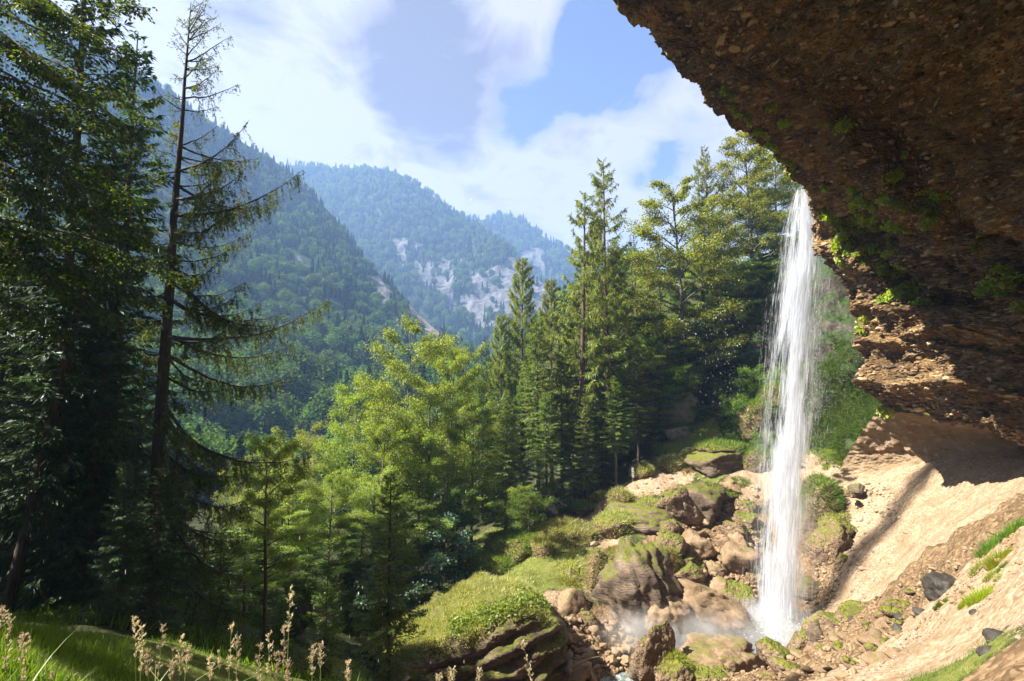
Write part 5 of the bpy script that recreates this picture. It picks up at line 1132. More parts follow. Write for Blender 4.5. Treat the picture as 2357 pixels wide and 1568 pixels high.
# ---- grassy hummocks
def hummock(u, v, Y, w, h, label, seed, mat='grass', n=4200, rot=(0, 0, 0), L=.42, depth=1.0):
    c = P(u, v, Y); s = Y / F_ * .55; vv, f = rock_shape(seed, 4, planes=6, rough=.16, blocky=.25)
    vv = vv * np.array([w * s, w * s * depth, h * s]); a = rot[1]; vv = vv @ np.array([[math.cos(a), 0, -math.sin(a)], [0, 1, 0], [math.sin(a), 0, math.cos(a)]])
    o = empty('grass_mound', c, label, 'grass mound')
    obj('mound', mesh_np('mound', vv, [f], [M['boulder']]), o)
    G = blades_on(vv, f, int(n * max(.4, min(2.2, w * h / 9000))), L * .8 * Y / 42, .040 * Y / 42, np.random.default_rng(seed), -.25, .9)
    obj('grass', G.mesh('mound_grass', [M[mat]]), o, kind='stuff')
for q in [(1188,1285,42,160,105,'large smooth grassy mound at the edge of the dark wood',301,'grass_green'),(1140,1312,40,120,70,'green grass slope running down from the large mound',302,'grass_green'),(1308,1245,43,160,95,'long shaggy grass mound below the path bend',303),(1265,1275,41,110,80,'yellow-green grass bank beside the long mound',304),
 (1318,1322,38,125,78,'rounded sunlit grass mound above the sandy track',305),(1430,1160,45.5,54,62,'small domed grass hummock beside the path',306),(1425,1215,43,110,70,'shaggy grass bank under the small dome',307),(1548,1078,50,56,56,'mossy dome of grass beside the ledge path',308),(1300,1360,35.8,60,44,'mossy tussock on a rock above the rubble beach',309,'moss'),
 (1590,1100,48.5,46,36,'yellow mossy tussock left of the ledge',310,'moss'),(1500,1160,45,90,30,'grass cap of the undercut boulder',311),(1375,1330,35.8,60,120,'grass bank clinging to the left of the grooved boulder',312),(1290,1195,48.5,70,40,'green tussock at the wood edge above the mound',313,'grass_green'),(1340,1175,48,60,36,'green tussock above the path bend',314,'grass_green'),
 (1390,1155,49,60,34,'tussock on the inner side of the path',315),(1650,1135,45.5,110,30,'green plants on the rim of the stony ledge',316,'grass_green'),(1700,1118,45.5,70,30,'leafy green rim beside the waterfall ledge',317,'grass_green'),(1450,1280,36.2,110,24,'orange moss capping the grooved boulder',318,'moss'),(1545,1310,37.4,46,80,'bright moss streak right of the grooved boulder',319,'moss'),
 (1550,1540,28.2,80,66,'green mossy hump beside the pool outflow',320,'moss_tuft'),(1640,1548,28.0,80,24,'yellow moss cap on the low rock',321,'moss'),(1240,1345,36.5,90,44,'grass bank behind the great boulder',322),(1200,1345,37,80,30,'pale grass bank joining the great boulder and the mounds',323),(1655,1030,49.8,110,26,'grass cap of the dark wedge boulder',324,'grass_green'),
 (1480,1090,48.5,50,30,'grass tuft at the foot of the marker post',325),(1900,1170,40.6,80,110,'mossy green bank right of the waterfall',326,'grass_green'),(1885,1130,41.4,60,60,'leafy green top of the bank right of the waterfall',327,'grass_green'),(1925,1195,40,80,40,'yellow grass patch below the ledge',328),(1600,1065,50.5,60,30,'low mossy tuft above the stony ledge',329,'grass_green'),
 (1745,1065,47.2,70,60,'dark green tuft beside the waterfall',330,'grass_green'),(1745,975,51.5,90,110,'shaggy green bank on the crag left of the waterfall',331,'grass_green'),(1780,940,52,70,120,'bright green bank touching the waterfall',332,'grass_green')]:
    hummock(*q[:6], *q[6:])
# ---- tussocks on the near scree
for i_, (u, v, w, h, lab, mt) in enumerate([(2335,1215,50,44,'bright green tuft highest on the near scree','grass_green'),(2283,1248,52,44,'bright green tuft second from the top of the near scree','grass_green'),(2262,1295,46,34,'yellowish weed clump on the near scree','grass'),(2298,1282,40,40,'dull green weed clump on the near scree','moss_tuft'),(2256,1378,40,42,'round leafy tuft beside the black stone','moss_tuft'),(2285,1322,34,20,'small dry weed tuft below the weed clumps','grass'),(2312,1305,24,16,'tiny green tuft near the weed clumps','grass_green'),(2305,1335,24,18,'small brownish tuft on the pale scree','grass'),(2170,1385,30,20,'grass at the foot of the black stone','grass_green'),(2225,1385,30,14,'leafy sprigs under the black stone','moss_tuft')]):
    p = hit(u, v + h * .4, 4, 40)
    if p is None: continue
    G = Geo(); r2 = np.random.default_rng(400 + i_); s = p[1] / F_ * .5; n = 900; a = r2.uniform(0, 6.28, n); rad = np.sqrt(r2.random(n)); c = np.stack([np.cos(a) * rad * w * s, np.sin(a) * rad * w * s * .9, np.zeros(n)], 1)
    c[:, 2] = ground_z(c[:, 0] + p[0], c[:, 1] + p[1])[:] - p[2] - .02
    d = np.stack([np.cos(a) * rad * .9, np.sin(a) * rad * .9 - .25, np.ones(n)], 1) + r2.normal(0, .25, (n, 3)); G.blades(c, d, unit(np.cross(d, rvec(r2, n))), h * s * 1.5 * r2.uniform(.4, 1.2, n) * (1.15 - rad * .5), .014 * p[1] / 12)
    o = empty('grass_tuft', p, lab, 'grass tuft'); obj('grass', G.mesh('grass_tuft', [M[mt]]), o, kind='stuff')
# ---- grass that covers the ground
def ground_grass(name, n, lo, hi, L, Wd, mat, seed, wmin=.42, ulim=(-200, 2500), polys=None, key_='g'):
    rng = np.random.default_rng(seed); t = rng.uniform(-1.1, 1.12, n); y = np.exp(rng.uniform(math.log(lo), math.log(hi), n)); x = t * y
    w = weights(x, y)[key_]; z = ground_z(x, y); p = np.stack([x, y, z], 1); w = w + fbm(p * .7, 3, seed) * .25; u, v, _ = project(p)
    ok = (w > wmin) & (u > ulim[0]) & (u < ulim[1]) & (v < 1650)
    if polys is not None:
        k_ = np.zeros(len(u), bool)
        for pl_ in polys: k_ |= poly_mask(u, v, pl_)
        ok &= k_
    p = p[ok]; n = len(p); d = np.array([[.05, -.15, 1.0]]) + rng.normal(0, .42, (n, 3)); G = Geo(); sc_ = np.clip(.55 + fbm(p * 1.1, 2, 3) * .9, .3, 1.3)
    G.blades(p - np.array([[0, 0, .02]]), d, unit(np.cross(d, rvec(rng, n))), rng.uniform(.5, 1.3, n) * L * sc_, Wd * rng.uniform(.6, 1.4, n))
    return obj(name, G.mesh(name, [M[mat]]), kind='stuff')
ground_grass('grass', 150000, 1.6, 11, .20, .010, 'grass_green', 1, .36, polys=[[(-200,1380),(700,1380),(700,1650),(-200,1650)], [(2080,1568),(2130,1540),(2200,1500),(2290,1470),(2340,1478),(2300,1510),(2180,1600),(2060,1620)]])
ground_grass('grass', 120000, 24, 62, .34, .040, 'grass', 2, .45, ulim=(900, 1560))
ground_grass('grass', 60000, 38, 66, .40, .050, 'grass_green', 3, .4, ulim=(1440, 2000))
ground_grass('undergrowth', 60000, 12, 75, .35, .05, 'beech', 4, .5, ulim=(-100, 1850), key_='f')
# grass hanging on the green crag behind the fall
rng = np.random.default_rng(8); nrmC = grid_normals(CR); nrmC *= np.sign((nrmC * -CR).sum(-1, keepdims=True)); i = rng.integers(0, 220, 90000); j = rng.integers(0, 240, 90000)
p = CR[i, j] + rng.normal(0, .12, (90000, 3)); u, v, _ = project(p); k_ = fbm(p * .45, 4, 5) * 1.5 - .12 + np.clip((v - 820) / 200, -.6, .5) + np.clip((u - 1850) / 300, -.2, .3); ok = k_ > 0
p = p[ok]; nn = nrmC[i, j][ok]; n = len(p); d = nn * .8 + np.array([[0, 0, -.25]]) + rng.normal(0, .35, (n, 3)); G = Geo(); G.blades(p, d, unit(np.cross(d, rvec(rng, n))), rng.uniform(.3, .8, n), .06)
M['crag_grass'] = leaf_mat('crag_grass_blade', [(.03, .065, .010), (.05, .10, .014), (.085, .135, .02), (.14, .17, .04)], tfac=.4, gloss=.01)  # darker green grass, shadow of the overhang put into the colour
obj('grass', G.mesh('crag_grass', [M['crag_grass']]), kind='stuff')
# ------------------------------------------------------------------ stones set in the overhang (parts of the cliff)
CU, CV, CD = project(CL_G.reshape(-1, 3)); CN_ = unit(np.cross(np.gradient(CL_G, axis=1), np.gradient(CL_G, axis=0))); CN_ *= np.sign((CN_ * -CL_G).sum(-1, keepdims=True)); CN_ = CN_.reshape(-1, 3); CP_ = CL_G.reshape(-1, 3)
def on_cliff(u, v):
    i = np.argmin((CU - u) ** 2 + (CV - v) ** 2); return CP_[i], CN_[i], CD[i]
M['set_stone'] = rock_mat('pale_set_stone', [(.24, .16, .08), (.40, .27, .15), (.50, .37, .22)], bstr=.5, bdist=.05)
M['set_dark'] = rock_mat('brown_set_stone', [(.06, .04, .02), (.12, .08, .045), (.20, .14, .08)], bstr=.6, bdist=.05)
SET = [mesh_np('set_stone', *(lambda r: (r[0], [r[1]]))(rock_shape(500 + i, 2, planes=10, rough=.07, blocky=.7)), [M['set_stone' if i < 3 else 'set_dark']]) for i in range(5)]
rng = np.random.default_rng(9)
def set_stone(u, v, w, h, i_):
    p, n, d = on_cliff(u, v); o = obj('stone', SET[i_], cliff, p - n * .02)
    s = d / F_ * .5; o.rotation_euler = Vector(n).to_track_quat('Z', 'Y').to_euler(); o.rotation_euler.rotate_axis('Z', rng.uniform(0, 6.28))
    o.scale = (w * s * rng.uniform(1, 1.5), h * s * rng.uniform(1.1, 1.7), min(w, h) * s * .5)
for (x, y, w, h) in [(435,50,40,25),(175,195,55,25),(240,228,50,28),(270,140,25,22),(318,110,30,26),(255,105,20,24),(335,270,40,22),(430,285,30,20),(405,305,25,18),(40,108,45,25),(78,108,26,18),(980,10,30,18),(795,60,20,16),(1060,72,35,16),(690,95,25,12),(790,118,20,12),(510,220,20,12),(490,100,16,12),(322,153,22,18),(342,190,20,16),(600,436,22,12),(710,468,18,10),(1080,420,22,12),(1135,448,28,12),(1138,775,24,14),(1215,118,16,10),(1310,60,16,10),(430,125,18,12),(865,90,16,12),(640,130,14,10)]:
    set_stone(1571 + x * .4997, y * .4997, w * .5, h * .5, int(rng.integers(0, 3)))
OV = [(1430,5),(1640,200),(1830,400),(1930,560),(1990,860),(2330,980),(2357,0)]
for (u, v) in region_points(OV, 260, None, rng):
    w = rng.lognormal(0, .4) * (7 if v < 500 else 5.5); set_stone(u, v, w, w * rng.uniform(.5, .9), int(rng.integers(0, 5)))
# the great many smaller pebbles stay joined
n = 9000; i = rng.integers(0, len(CP_), n * 2); keep = fbm(CP_[i] * .35, 3, 12) > -.25; i = i[keep][:n]; n = len(i); p = CP_[i]; v0, f0 = ICO[1]
R_ = np.linalg.qr(rng.normal(0, 1, (n, 3, 3)))[0]; s = rng.lognormal(0, .45, n) * .06 * np.clip(CD[i] / 22, .6, 1.4)
vv = np.einsum('kij,knj->kni', R_, v0[None] * rng.uniform(.5, 1.3, (n, 1, 3))) * s[:, None, None] * np.array([1.2, 1.2, .6]) + p[:, None]
m, kk = new_mat('small_set_pebbles'); rnd = kk('NewGeometry').outputs['Random Per Island']
pbs = kk('BsdfPrincipled', {'Base Color': kk.ramp(rnd, [(0, (.03, .02, .012)), (.5, (.11, .07, .036)), (.85, (.24, .155, .08)), (1, (.40, .28, .16))]), 'Roughness': .85}); finish(kk, pbs.outputs[0]); M['pebble_mix'] = m
G = Geo(); G.add(vv, t=(f0[None] + (np.arange(n) * len(v0))[:, None, None]).reshape(-1, 3)); obj('pebble_layer', G.mesh('pebble_layer', [M['pebble_mix']]), cliff, kind='stuff')
# ------------------------------------------------------------------ plants on the overhang
def clump(u, v, w, h, label, seed, mat='moss_tuft', group=None, dens=1.0):
    p, n_, d_ = on_cliff(u, v); r2 = np.random.default_rng(seed); s = d_ / F_ * .5; k_ = int(max(14, min(420, w * h * .55 * dens)))
    c = r2.normal(0, .45, (k_, 3)) * np.array([[w * s, w * s, h * s]]); c -= n_[None] * (c @ n_)[:, None] * .7; c += n_ * np.abs(r2.normal(0, .06, (k_, 1)))
    d = n_[None] * .5 + r2.normal(0, .45, (k_, 3)) + np.array([[0, 0, -.55]]); G = Geo(); L = .0055 * d_ * r2.uniform(.6, 1.5, k_)
    G.cards(c, d, n_[None] + r2.normal(0, .5, (k_, 3)) + np.array([[0, 0, .6]]), L, L * .75)
    o = empty('fern_clump', p, label, 'plant', group); obj('leaf_spray', G.mesh('fern_leaves', [M[mat]]), o, kind='stuff')
for q in [(1672,206,24,16,'small bright fern clump highest on the free edge of the overhang'),(1688,220,22,18,'bright fern clump just under the highest one'),(1757,300,20,34,'hanging green fringe low on the free edge'),(1776,308,22,40,'yellow-green fringe beside the hanging green one'),(1748,292,16,20,'tiny tuft on the dark free edge'),(1775,240,20,22,'upper of two bright clumps on the ceiling near the edge'),(1806,275,24,30,'lower of two bright clumps on the ceiling near the edge'),
 (1902,275,34,20,'left half of the bright fern pair in the middle of the ceiling'),(1945,278,46,22,'right half of the bright fern pair in the middle of the ceiling'),(1818,395,10,28,'thin green line on the rim above the waterfall'),(1902,430,18,20,'single round fern below the ceiling pair'),(2083,352,14,8,'little sprig alone on the brown ceiling'),
 (2135,440,40,20,'bright fern at the head of the slanting green seam'),(2170,462,44,24,'large bright fern on the slanting green seam'),(2050,410,60,16,'dark mossy streak above the slanting seam'),(1888,490,26,22,'bright clump on the rim beside the waterfall top'),(1912,500,30,20,'leafy clump on the rim right of the waterfall top'),(1928,560,20,44,'yellow-green strip down the rim'),(1936,600,18,30,'yellow-green tuft on the sunlit rim'),
 (2050,560,16,30,'pale tuft on the sunlit knob of rock'),(2070,610,24,44,'bright tuft on the sunlit ridge in the wall'),(2120,700,40,34,'bright cushion where two rock bulges meet'),(2095,660,30,26,'bright tuft under the ridge in the wall'),(2000,735,34,24,'bright yellow cushion on the lower rim'),(1985,760,20,26,'small tuft hanging at the lower rim'),(2255,540,10,24,'lone upright tuft on the brown wall'),(2245,570,14,16,'round tuft beside the lone upright one'),
 (2030,950,40,22,'dark leafy mat under the corner of the overhang')]:
    clump(*q[:5], seed=int(q[0] * 7 + q[1]))
for i_, (cu_, cv_, su, sv, k_, lab) in enumerate([(2000,510,60,26,22,'dark green fern hanging in the leafy band under the ceiling bulge'),(2060,680,50,26,16,'green fern in the leafy hollow between the rock bulges'),(2300,650,40,40,20,'green fern in the leafy patch at the far right of the wall'),(2000,470,50,40,14,'small fern scattered over the brown wall above the leafy band'),(2030,600,60,40,12,'small bright tuft scattered on the sunlit wall'),(2130,500,40,40,10,'small fern along the slanting green seam')]):
    for j_ in range(k_):
        clump(rng.normal(cu_, su * .6), rng.normal(cv_, sv * .6), rng.uniform(14, 34), rng.uniform(10, 24), lab, 900 + i_ * 50 + j_, ['broad', 'moss_tuft', 'moss_tuft'][j_ % 3], 'ferns on the cliff wall')

for i_ in range(26):
    t_ = rng.random(); v_ = 200 + 420 * t_; u_ = np.interp(v_, [190, 290, 375, 470, 545, 630], [1632, 1718, 1808, 1872, 1926, 1946]) + rng.uniform(2, 26)
    clump(u_, v_, rng.uniform(8, 22), rng.uniform(10, 26), 'small bright fern tuft on the rim of the overhang ' + ('above the forest' if v_ < 360 else 'beside the waterfall top' if v_ < 520 else 'on the sunlit lower rim'), 1500 + i_, 'moss_tuft', 'ferns along the rim')
# ------------------------------------------------------------------ water
def water_sheet(name, poly, zf, step=.45):
    q = np.array(poly); lo, hi_ = q.min(0) - .5, q.max(0) + .5; xs = np.arange(lo[0], hi_[0], step); ys = np.arange(lo[1], hi_[1], step); X, Y_ = np.meshgrid(xs, ys); x, y = X.ravel(), Y_.ravel()
    z = zf(x, y) + fbm(np.stack([x, y, x * 0], 1) * 1.2, 3, 7) * .06; f = grid_faces(len(ys), len(xs)); ins = poly_mask(x, y, poly); keep = ins[f].any(1)
    return obj(name, mesh_np(name, np.stack([x, y, z], 1), f[keep], [M['water']]), kind='structure')
pool = [tuple(P(u, v, Y)[:2]) for u, v, Y in [(1440,1490,32.5),(1500,1470,33.5),(1600,1470,34),(1740,1470,35),(1850,1460,35),(1870,1490,33),(1830,1520,30.5),(1700,1540,29.5),(1560,1540,30),(1470,1530,30)]]
water_sheet('water', pool, lambda x, y: -15.35 + 0 * x, .22)
strm = [tuple(P(u, v, Y)[:2]) for u, v, Y in [(1420,1490,32.5),(1500,1490,32),(1520,1530,30),(1480,1600,28),(1380,1700,25),(1200,1700,24),(1300,1590,27.5),(1350,1540,30)]]
water_sheet('stream', strm, lambda x, y: -15.42 - np.clip(31 - y, 0, 10) * .06 + 0 * x, .18)
# the great waterfall: a body of water strands, a curtain of loose drops, foam at its foot
WF = np.array([[425,1845,8,36.8],[470,1848,22,36.7],[520,1850,34,36.5],[600,1849,42,36.2],[700,1838,44,35.9],[800,1828,46,35.6],[900,1822,49,35.3],[1000,1816,50,35.0],[1100,1812,52,34.7],[1200,1807,54,34.4],[1300,1800,53,34.1],[1400,1796,54,33.8],[1500,1793,60,33.5]])
wo_ = empty('waterfall', P(1793, 1505, 33.5), 'tall white waterfall dropping from the overhang into the misty pool', 'waterfall')
wb = np.array(wo_.location)
def strands(n, rng, spread, Ls, Ws, off=0.0, bright=None, vmin=430, vmax=1500, pw=1.0):
    v = vmin + (vmax - vmin) * rng.random(n) ** pw; a = rng.normal(0, spread, n); a = np.clip(a, -1.7, 1.9)
    lane = np.round(a * 9) / 9; a = np.where(rng.random(n) < .25, lane + rng.normal(0, .03, n), a)
    kp = np.clip(.62 + fbm(np.stack([a * 2.6, v / 85 + a * .6, a * 0 + off], 1), 4, 31, .6) * 1.5, .06, 1); sel = rng.random(n) < kp; v, a = v[sel], a[sel]; n = len(v)
    u = np.interp(v, WF[:, 0], WF[:, 1]) + (a + off) * np.interp(v, WF[:, 0], WF[:, 2]); Y = np.interp(v, WF[:, 0], WF[:, 3]) + rng.normal(0, .55, n)
    p = P(u, v, Y); L = rng.uniform(*Ls, n); v2 = v + L / Y * F_; u2 = np.interp(v2, WF[:, 0], WF[:, 1]) + (a + off) * np.interp(v2, WF[:, 0], WF[:, 2]) + rng.normal(0, 1.2, n); q = P(u2, v2, Y - .02)
    w = rng.uniform(*Ws, n); an = rng.uniform(0, math.pi, n); sd = np.stack([np.cos(an), np.sin(an) * .6, 0 * an], 1) * w[:, None] * .5; m = (p + q) / 2
    return np.stack([p, m + sd, q, m - sd], 1).reshape(-1, 3) - wb
rng = np.random.default_rng(12); G = Geo()
v_ = strands(30000, rng, .46, (.5, 2.4), (.03, .11)); G.add(v_, q=np.arange(len(v_)).reshape(-1, 4))
v_ = strands(26000, rng, .60, (.2, .9), (.015, .05)); G.add(v_, q=np.arange(len(v_)).reshape(-1, 4))
obj('water_column', G.mesh('water_column', [M['fall']]), wo_, kind='stuff')
G = Geo(); v_ = strands(7000, rng, .72, (.06, .28), (.012, .035)); G.add(v_, q=np.arange(len(v_)).reshape(-1, 4))
v_ = strands(9500, rng, .30, (.07, .34), (.02, .055), off=.95, vmin=470, vmax=1080, pw=1.1); G.add(v_, q=np.arange(len(v_)).reshape(-1, 4))
v_ = strands(5000, rng, .28, (.06, .28), (.018, .05), off=1.25, vmin=560, vmax=960); G.add(v_, q=np.arange(len(v_)).reshape(-1, 4))
obj('drop_curtain', G.mesh('drop_curtain', [M['fall']]), wo_, kind='stuff')
G = Geo(); n = 26000; c = np.stack([rng.normal(-.4, 1.7, n), rng.normal(0, 1.2, n), np.abs(rng.normal(0, .75, n))], 1) + (P(1790, 1490, 33.2) - wb); G.cards(c, rvec(rng, n), rvec(rng, n), rng.uniform(.03, .13, n), rng.uniform(.02, .08, n)); obj('splash', G.mesh('splash', [M['foam']]), wo_, kind='stuff')
# a blurred near drop, built as a thin plume on the far cliff
c0 = P(993, 612, 830); G = Geo(); n = 260; t = rng.random(n); c = np.stack([rng.normal(0, 2.2, n) - t * 1.5, rng.normal(0, 1.5, n) - 6, -t * 52], 1); L = rng.uniform(4, 12, n); sd = np.stack([rng.uniform(.2, .7, n), 0 * t, 0 * t], 1)
v_ = np.stack([c, c + sd - [0, 0, 1] * L[:, None] * .5, c - [0, 0, 1] * L[:, None], c - sd - [0, 0, 1] * L[:, None] * .5], 1).reshape(-1, 3); G.add(v_, q=np.arange(len(v_)).reshape(-1, 4))
fo = empty('waterfall', c0 + np.array([0, -14, 0]), 'blurred streak of a near drop, built as a plume at the far cliff', 'waterfall'); obj('water_column', G.mesh('far_water', [M['fall']]), fo, kind='stuff')
# drops falling from the lip of the overhang
rng = np.random.default_rng(14); t = rng.random(620) ** 1.8; lx, ly = -13 + 36 * t, 0.5 + 37 * t; n = len(t)
pd = np.stack([lx + rng.normal(0, 1.1, n), ly + rng.normal(0, 1.1, n), rng.uniform(-9, 15, n)], 1); u, v, d_ = project(pd); ok = (d_ > 4) & (pd[:, 2] > ground_z(pd[:, 0], pd[:, 1])) & (u < 1150) & ((u < 430) | (v > 470) | ((d_ > 13) & (rng.random(n) < .25))); pd = pd[ok]
e = P(rng.normal(1660, 30, 420), rng.uniform(560, 930, 420), np.full(420, 38.0) + rng.normal(0, 1, 420)); e = e[(rng.random(420) < .9)]
v0, f0 = ICO[1]
def drops(name, p, w, L):
    k_ = len(p); vv = v0[None] * np.stack([w, w, L], 1)[:, None] * np.where(v0[None, :, 2:3] > .3, np.array([.55, .55, 1.0]), 1.0) + p[:, None]; G = Geo(); G.add(vv, t=(f0[None] + (np.arange(k_) * len(v0))[:, None, None]).reshape(-1, 3)); return obj(name, G.mesh(name, [M['drop']], True), kind='stuff')
dd = np.linalg.norm(pd, axis=1); k1 = rng.uniform(.5, 1.25, len(pd)); drops('falling_drops', pd, .0042 * k1 * np.clip(dd / 9, .8, 2.0), .036 * k1 * np.clip(dd / 10, .8, 1.5))
k2 = rng.uniform(.5, 1.2, len(e)); e = e[:170]; k2 = k2[:170]; drops('falling_drops', e, .0070 * k2, .075 * k2)
# spray mist over the pool
def mist(name, c, r, dens):
    v0, f0 = ICO[4]; me = mesh_np(name, v0 * np.array(r), [f0]); m, kk = new_mat(name); oc = kk('TexCoord').outputs['Object']
    sc = kk('VectorMath', {0: oc, 1: (1 / r[0], 1 / r[1], 1 / r[2])}, operation='MULTIPLY').outputs[0]; ln = kk('VectorMath', {0: sc}, operation='LENGTH').outputs['Value']
    fall_ = kk('MapRange', {0: ln, 1: .15, 2: .98, 3: 1.0, 4: 0.0}, interpolation_type='SMOOTHSTEP').outputs[0]; nz = kk.ramp(kk.noise(oc, .9, 5, .65, .8), [(.36, 0.0), (.66, 1.0)])
    pv = kk('VolumePrincipled', {'Color': (.985, .99, 1.0, 1), 'Density': kk.math('MULTIPLY', kk.math('MULTIPLY', fall_, nz), dens), 'Anisotropy': .2}); kk('OutputMaterial', {1: pv.outputs[0]}); me.materials.append(m)
    return obj(name, me, None, c, kind='stuff')
mist('mist', P(1770, 1470, 33.4), (5.2, 3.4, 2.6), 2.4); mist('mist', P(1560, 1455, 32.2), (6.5, 2.8, 1.9), .9); mist('mist', P(1800, 1180, 34.4), (2.8, 2.2, 8.5), .15)

# ------------------------------------------------------------------ small things
pb_ = hit(1457, 1112) ; pb_ = P(1457, 1113, 45.5) if pb_ is None else pb_
po = empty('marker_post', pb_, 'thin trail marker post with white board beside the ledge path', 'sign post'); hp = 1.5
def box(name, c, s, mat, parent):
    bm = bmesh.new(); bmesh.ops.create_cube(bm, size=1.0); bmesh.ops.scale(bm, vec=s, verts=bm.verts); bmesh.ops.bevel(bm, geom=bm.edges[:], offset=min(s) * .12, segments=1, affect='EDGES'); bmesh.ops.translate(bm, vec=c, verts=bm.verts)
    me = bpy.data.meshes.new(name); bm.to_mesh(me); bm.free(); me.materials.append(M[mat]); return obj(name, me, parent)
box('post', (0, 0, hp * .5 - .2), (.13, .11, hp + .2), 'post', po); bd = box('board', (-.0, -.075, hp * .62), (.19, .03, .85), 'sign', po)
for z_ in (.30, .46, .66, .80, .95): box('mark', (0, -.094, z_ + .5), (.08, .008, .05), 'ink', bd)
# dead wood
def stick(u1, v1, Y1, u2, v2, Y2, r, label, name='fallen_branch', cat='branch', seed=0):
    a, b = P(u1, v1, Y1), P(u2, v2, Y2); r2 = np.random.default_rng(seed); t = np.linspace(0, 1, 8)[:, None]; pts = (b - a) * t + np.cumsum(r2.normal(0, r * .5, (8, 3)), 0); G = Geo(); G.tube(pts, np.linspace(r, r * .55, 8), 7)
    for q_ in range(3): i = r2.integers(2, 7); d = rvec(r2, 1)[0]; G.tube([pts[i], pts[i] + d * r * 6, pts[i] + d * r * 11 + [0, 0, -r]], [r * .4, r * .3, r * .1], 4)
    return obj(name, G.mesh(name, [M['dead']], True), None, a, label=label, category=cat)
stick(1218,1140,45,1272,1143,45,.07,'pale dead branch lying at the foot of the dark wood',seed=1); stick(1272,1143,45.5,1308,1168,44.5,.08,'grey fallen branch sloping down to the path',seed=2)
stick(1300,1500,28.8,1292,1528,27.6,.22,'short grey log stump wedged against the great boulder','log','log',3); stick(1270,1185,46,1285,1160,46.5,.05,'thin dead stick leaning by the grey rock',seed=4)
for i_ in range(10):
    u = 440 + rng.uniform(-20, 60); v = 1330 + rng.uniform(-40, 60); stick(u, v, 18.5, u + rng.uniform(30, 70), v + rng.uniform(-25, 20), 18 + rng.uniform(-1, 1), .012, 'bare grey dead twig beside the sunlit spruce', 'dead_twig', 'twig', 20 + i_)
    C_ = bpy.context.scene.collection.objects; [o for o in C_ if o.name.startswith('dead_twig')][-1]['group'] = 'dead twigs low on the spruces'

# ---- tall grasses with seed heads in front
def plume(ut, vt, ub, vb, Y, head, label, seed, width=.022, kind='loose', group='reed grass seed heads'):
    """ut, vt: tip; head: length of the head in picture units"""
    r2 = np.random.default_rng(seed); tip = P(ut, vt, Y); b2 = P(ub, vb, Y); z = ground_z(b2[0], b2[1])[0] - .03
    base = np.array([b2[0] + (b2[0] - tip[0]) * .15, b2[1] + .02, z]); H = tip[2] - z; t = np.linspace(0, 1, 14)
    pts = np.stack([(tip[0] - base[0]) * t ** 1.6, (tip[1] - base[1]) * t, H * t], 1); o = empty('grass_plume', base, label, 'grass plume', group)
    W = Geo(); W.tube(pts, np.linspace(.0042, .0012, 14), 4)
    for q_ in range(3):
        a = r2.uniform(0, 6.28); s0 = r2.uniform(.05, .35); p0 = np.array([np.interp(s0, t, pts[:, c_]) for c_ in range(3)]); L = r2.uniform(.3, .6); d = np.array([math.cos(a), math.sin(a), 1.6]); s_ = np.linspace(0, 1, 6)[:, None]
        c = p0 + unit(d) * L * s_ + np.array([math.cos(a), math.sin(a), -1.0]) * L * .35 * s_ ** 2; sd = np.array([-math.sin(a), math.cos(a), 0]) * .006 * (1 - s_ * .95); W.add(np.stack([c - sd, c + sd], 1), q=grid_faces(6, 2))
    obj('stem', W.mesh('plume_stem', [M['stalk']]), o)
    hl = head / F_ * Y / H; n = 240 if kind == 'loose' else 130; f = r2.random(n) ** .9; s0 = 1 - hl * (1 - f); c = np.stack([np.interp(s0, t, pts[:, q_]) for q_ in range(3)], 1)
    G = Geo(); nbr = 26 if kind == 'loose' else 10; bf = np.sort(r2.random(nbr)); ba = r2.uniform(0, 6.28, nbr); bi = r2.integers(0, nbr, n); e = r2.random(n)
    wd = width * (Y / 3.2) * (1 if kind == 'loose' else .22); r_ = wd * np.sin(math.pi * np.clip(.12 + .86 * (1 - bf), 0, 1)) ** .8
    s1 = 1 - hl * (1 - bf); bc = np.stack([np.interp(s1, t, pts[:, q_]) for q_ in range(3)], 1); bd_ = np.stack([np.cos(ba), np.sin(ba), .9 + 0 * ba], 1)
    c = bc[bi] + bd_[bi] * (r_[bi] * e)[:, None] + r2.normal(0, .003 * Y / 3, (n, 3)); d = bd_[bi] + np.array([[0, 0, .6]]) + r2.normal(0, .3, (n, 3)); G.cards(c, d, rvec(r2, n), r2.uniform(.008, .016, n) * Y / 3.2, r2.uniform(.003, .006, n) * Y / 3.2)
    for q_ in range(nbr): W2 = np.array([bc[q_], bc[q_] + bd_[q_] * r_[q_]]); G.tube(W2, [.0009, .0006], 3)
    obj('seed_head', G.mesh('plume_head', [M['plume']]), o)
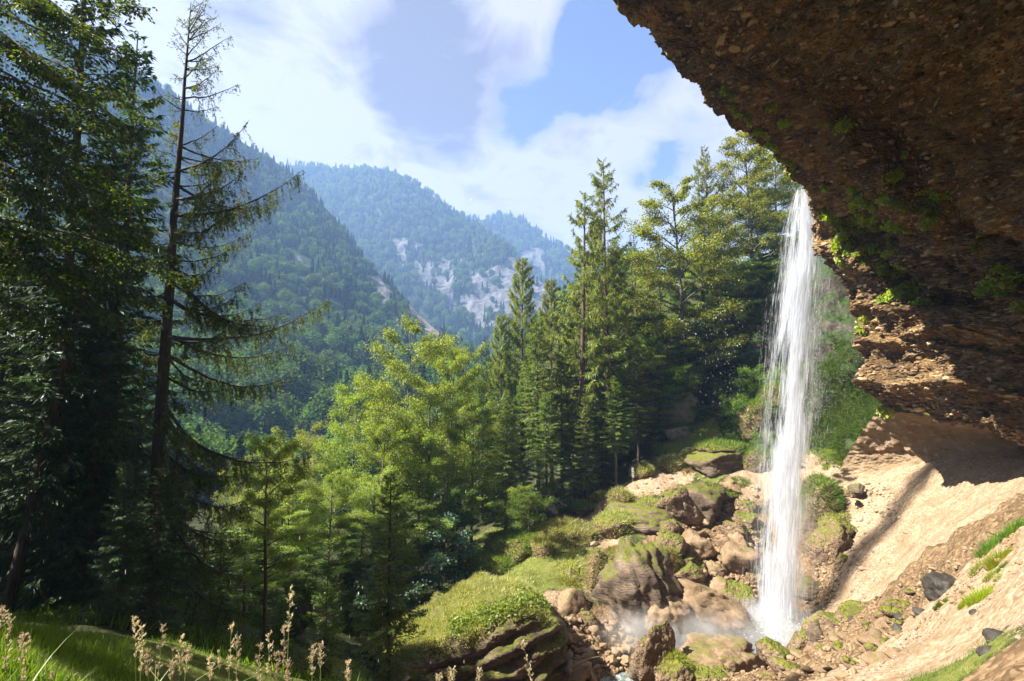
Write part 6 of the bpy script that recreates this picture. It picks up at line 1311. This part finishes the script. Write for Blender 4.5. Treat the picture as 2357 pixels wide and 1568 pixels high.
for i_, q in enumerate([(4,1398,-6,1600,2.6,46,'pale seed head cut by the edge of the picture'),(24,1414,-2,1620,2.7,118,'full pale seed head leaning on the grassy bank'),(56,1458,24,1620,2.8,70,'shorter pale seed head beside the full one'),(310,1424,312,1640,3.0,80,'wide open golden seed head, tallest before the dark stand'),(326,1432,318,1640,3.1,105,'golden seed head tucked behind the wide open one'),(376,1440,352,1640,3.2,112,'leaning golden seed head with drooping sprays'),(398,1498,385,1650,3.3,60,'low golden seed head near the leaning one'),(417,1466,405,1650,3.3,80,'slim golden seed head before the grassy hump'),(436,1486,410,1650,3.2,60,'short golden seed head at the end of the golden row'),(340,1498,342,1650,2.9,60,'small golden seed head low among the golden row'),
 (484,1514,482,1660,3.0,44,'small pale seed head alone at the lower edge'),(533,1440,520,1660,3.4,110,'thick pale pink seed head, first of a close pair'),(546,1452,540,1660,3.5,115,'thick pale pink seed head, second of a close pair'),(668,1354,655,1660,3.8,95,'highest pale seed head before the bright sapling'),(655,1432,648,1660,3.7,90,'pale seed head just below the highest one'),(620,1458,612,1660,3.7,84,'slim pale seed head between two thicker ones'),(598,1486,590,1660,3.6,90,'thick pale seed head low before the ravine'),(638,1500,630,1660,3.6,60,'pale seed head at the foot of the highest one'),(722,1486,712,1660,3.9,60,'thin pale seed head before the pale boulder'),(738,1484,736,1660,4.0,50,'small pale seed head before the slender spruce'),(662,1522,655,1660,3.5,46,'lowest pale seed head under the highest one'),(801,1526,797,1660,4.0,44,'single pale seed head left of the young spruce'),
 (1203,1478,1262,1660,4.4,90,'bending tan seed head before the dark face of the great boulder'),(1040,1540,1036,1660,4.2,40,'small tan seed head left on the dark boulder face'),(1102,1543,1104,1660,4.2,40,'small tan seed head at the middle of the dark boulder face'),(1010,1556,1006,1660,4.2,30,'tiny tan seed head at the lower edge of the boulder')]):
    plume(*q[:7], seed=600 + i_)
for i_, (q) in enumerate([(74,1446,20,1640,2.4,110,'tall narrow green grass spike over the bank'),(58,1512,40,1640,2.3,70,'pale narrow grass spike low on the bank'),(123,1534,96,1640,2.5,60,'short narrow grass spike on the bank'),(505,1500,500,1660,3.0,40,'green grass spike beside the small pale seed head')]):
    plume(*q[:7], seed=700 + i_, kind='narrow', group='narrow grass spikes')

# ------------------------------------------------------------------ the hazy air of the valley
HX0, HX1, HY0, HY1, HZ0, HZ1 = -2400, 2400, -250, 3300, -60, 560
bm = bmesh.new(); bmesh.ops.create_cube(bm, size=1.0); bmesh.ops.scale(bm, vec=(HX1 - HX0, HY1 - HY0, HZ1 - HZ0), verts=bm.verts); bmesh.ops.translate(bm, vec=((HX0 + HX1) / 2, (HY0 + HY1) / 2, (HZ0 + HZ1) / 2), verts=bm.verts)
me = bpy.data.meshes.new('haze'); bm.to_mesh(me); bm.free(); m, kk = new_mat('haze_air')
pv = kk('VolumePrincipled', {'Color': (.34, .56, 1.0, 1), 'Density': .00040, 'Anisotropy': 0.2}); kk('OutputMaterial', {1: pv.outputs[0]}); me.materials.append(m); obj('haze', me, kind='stuff')
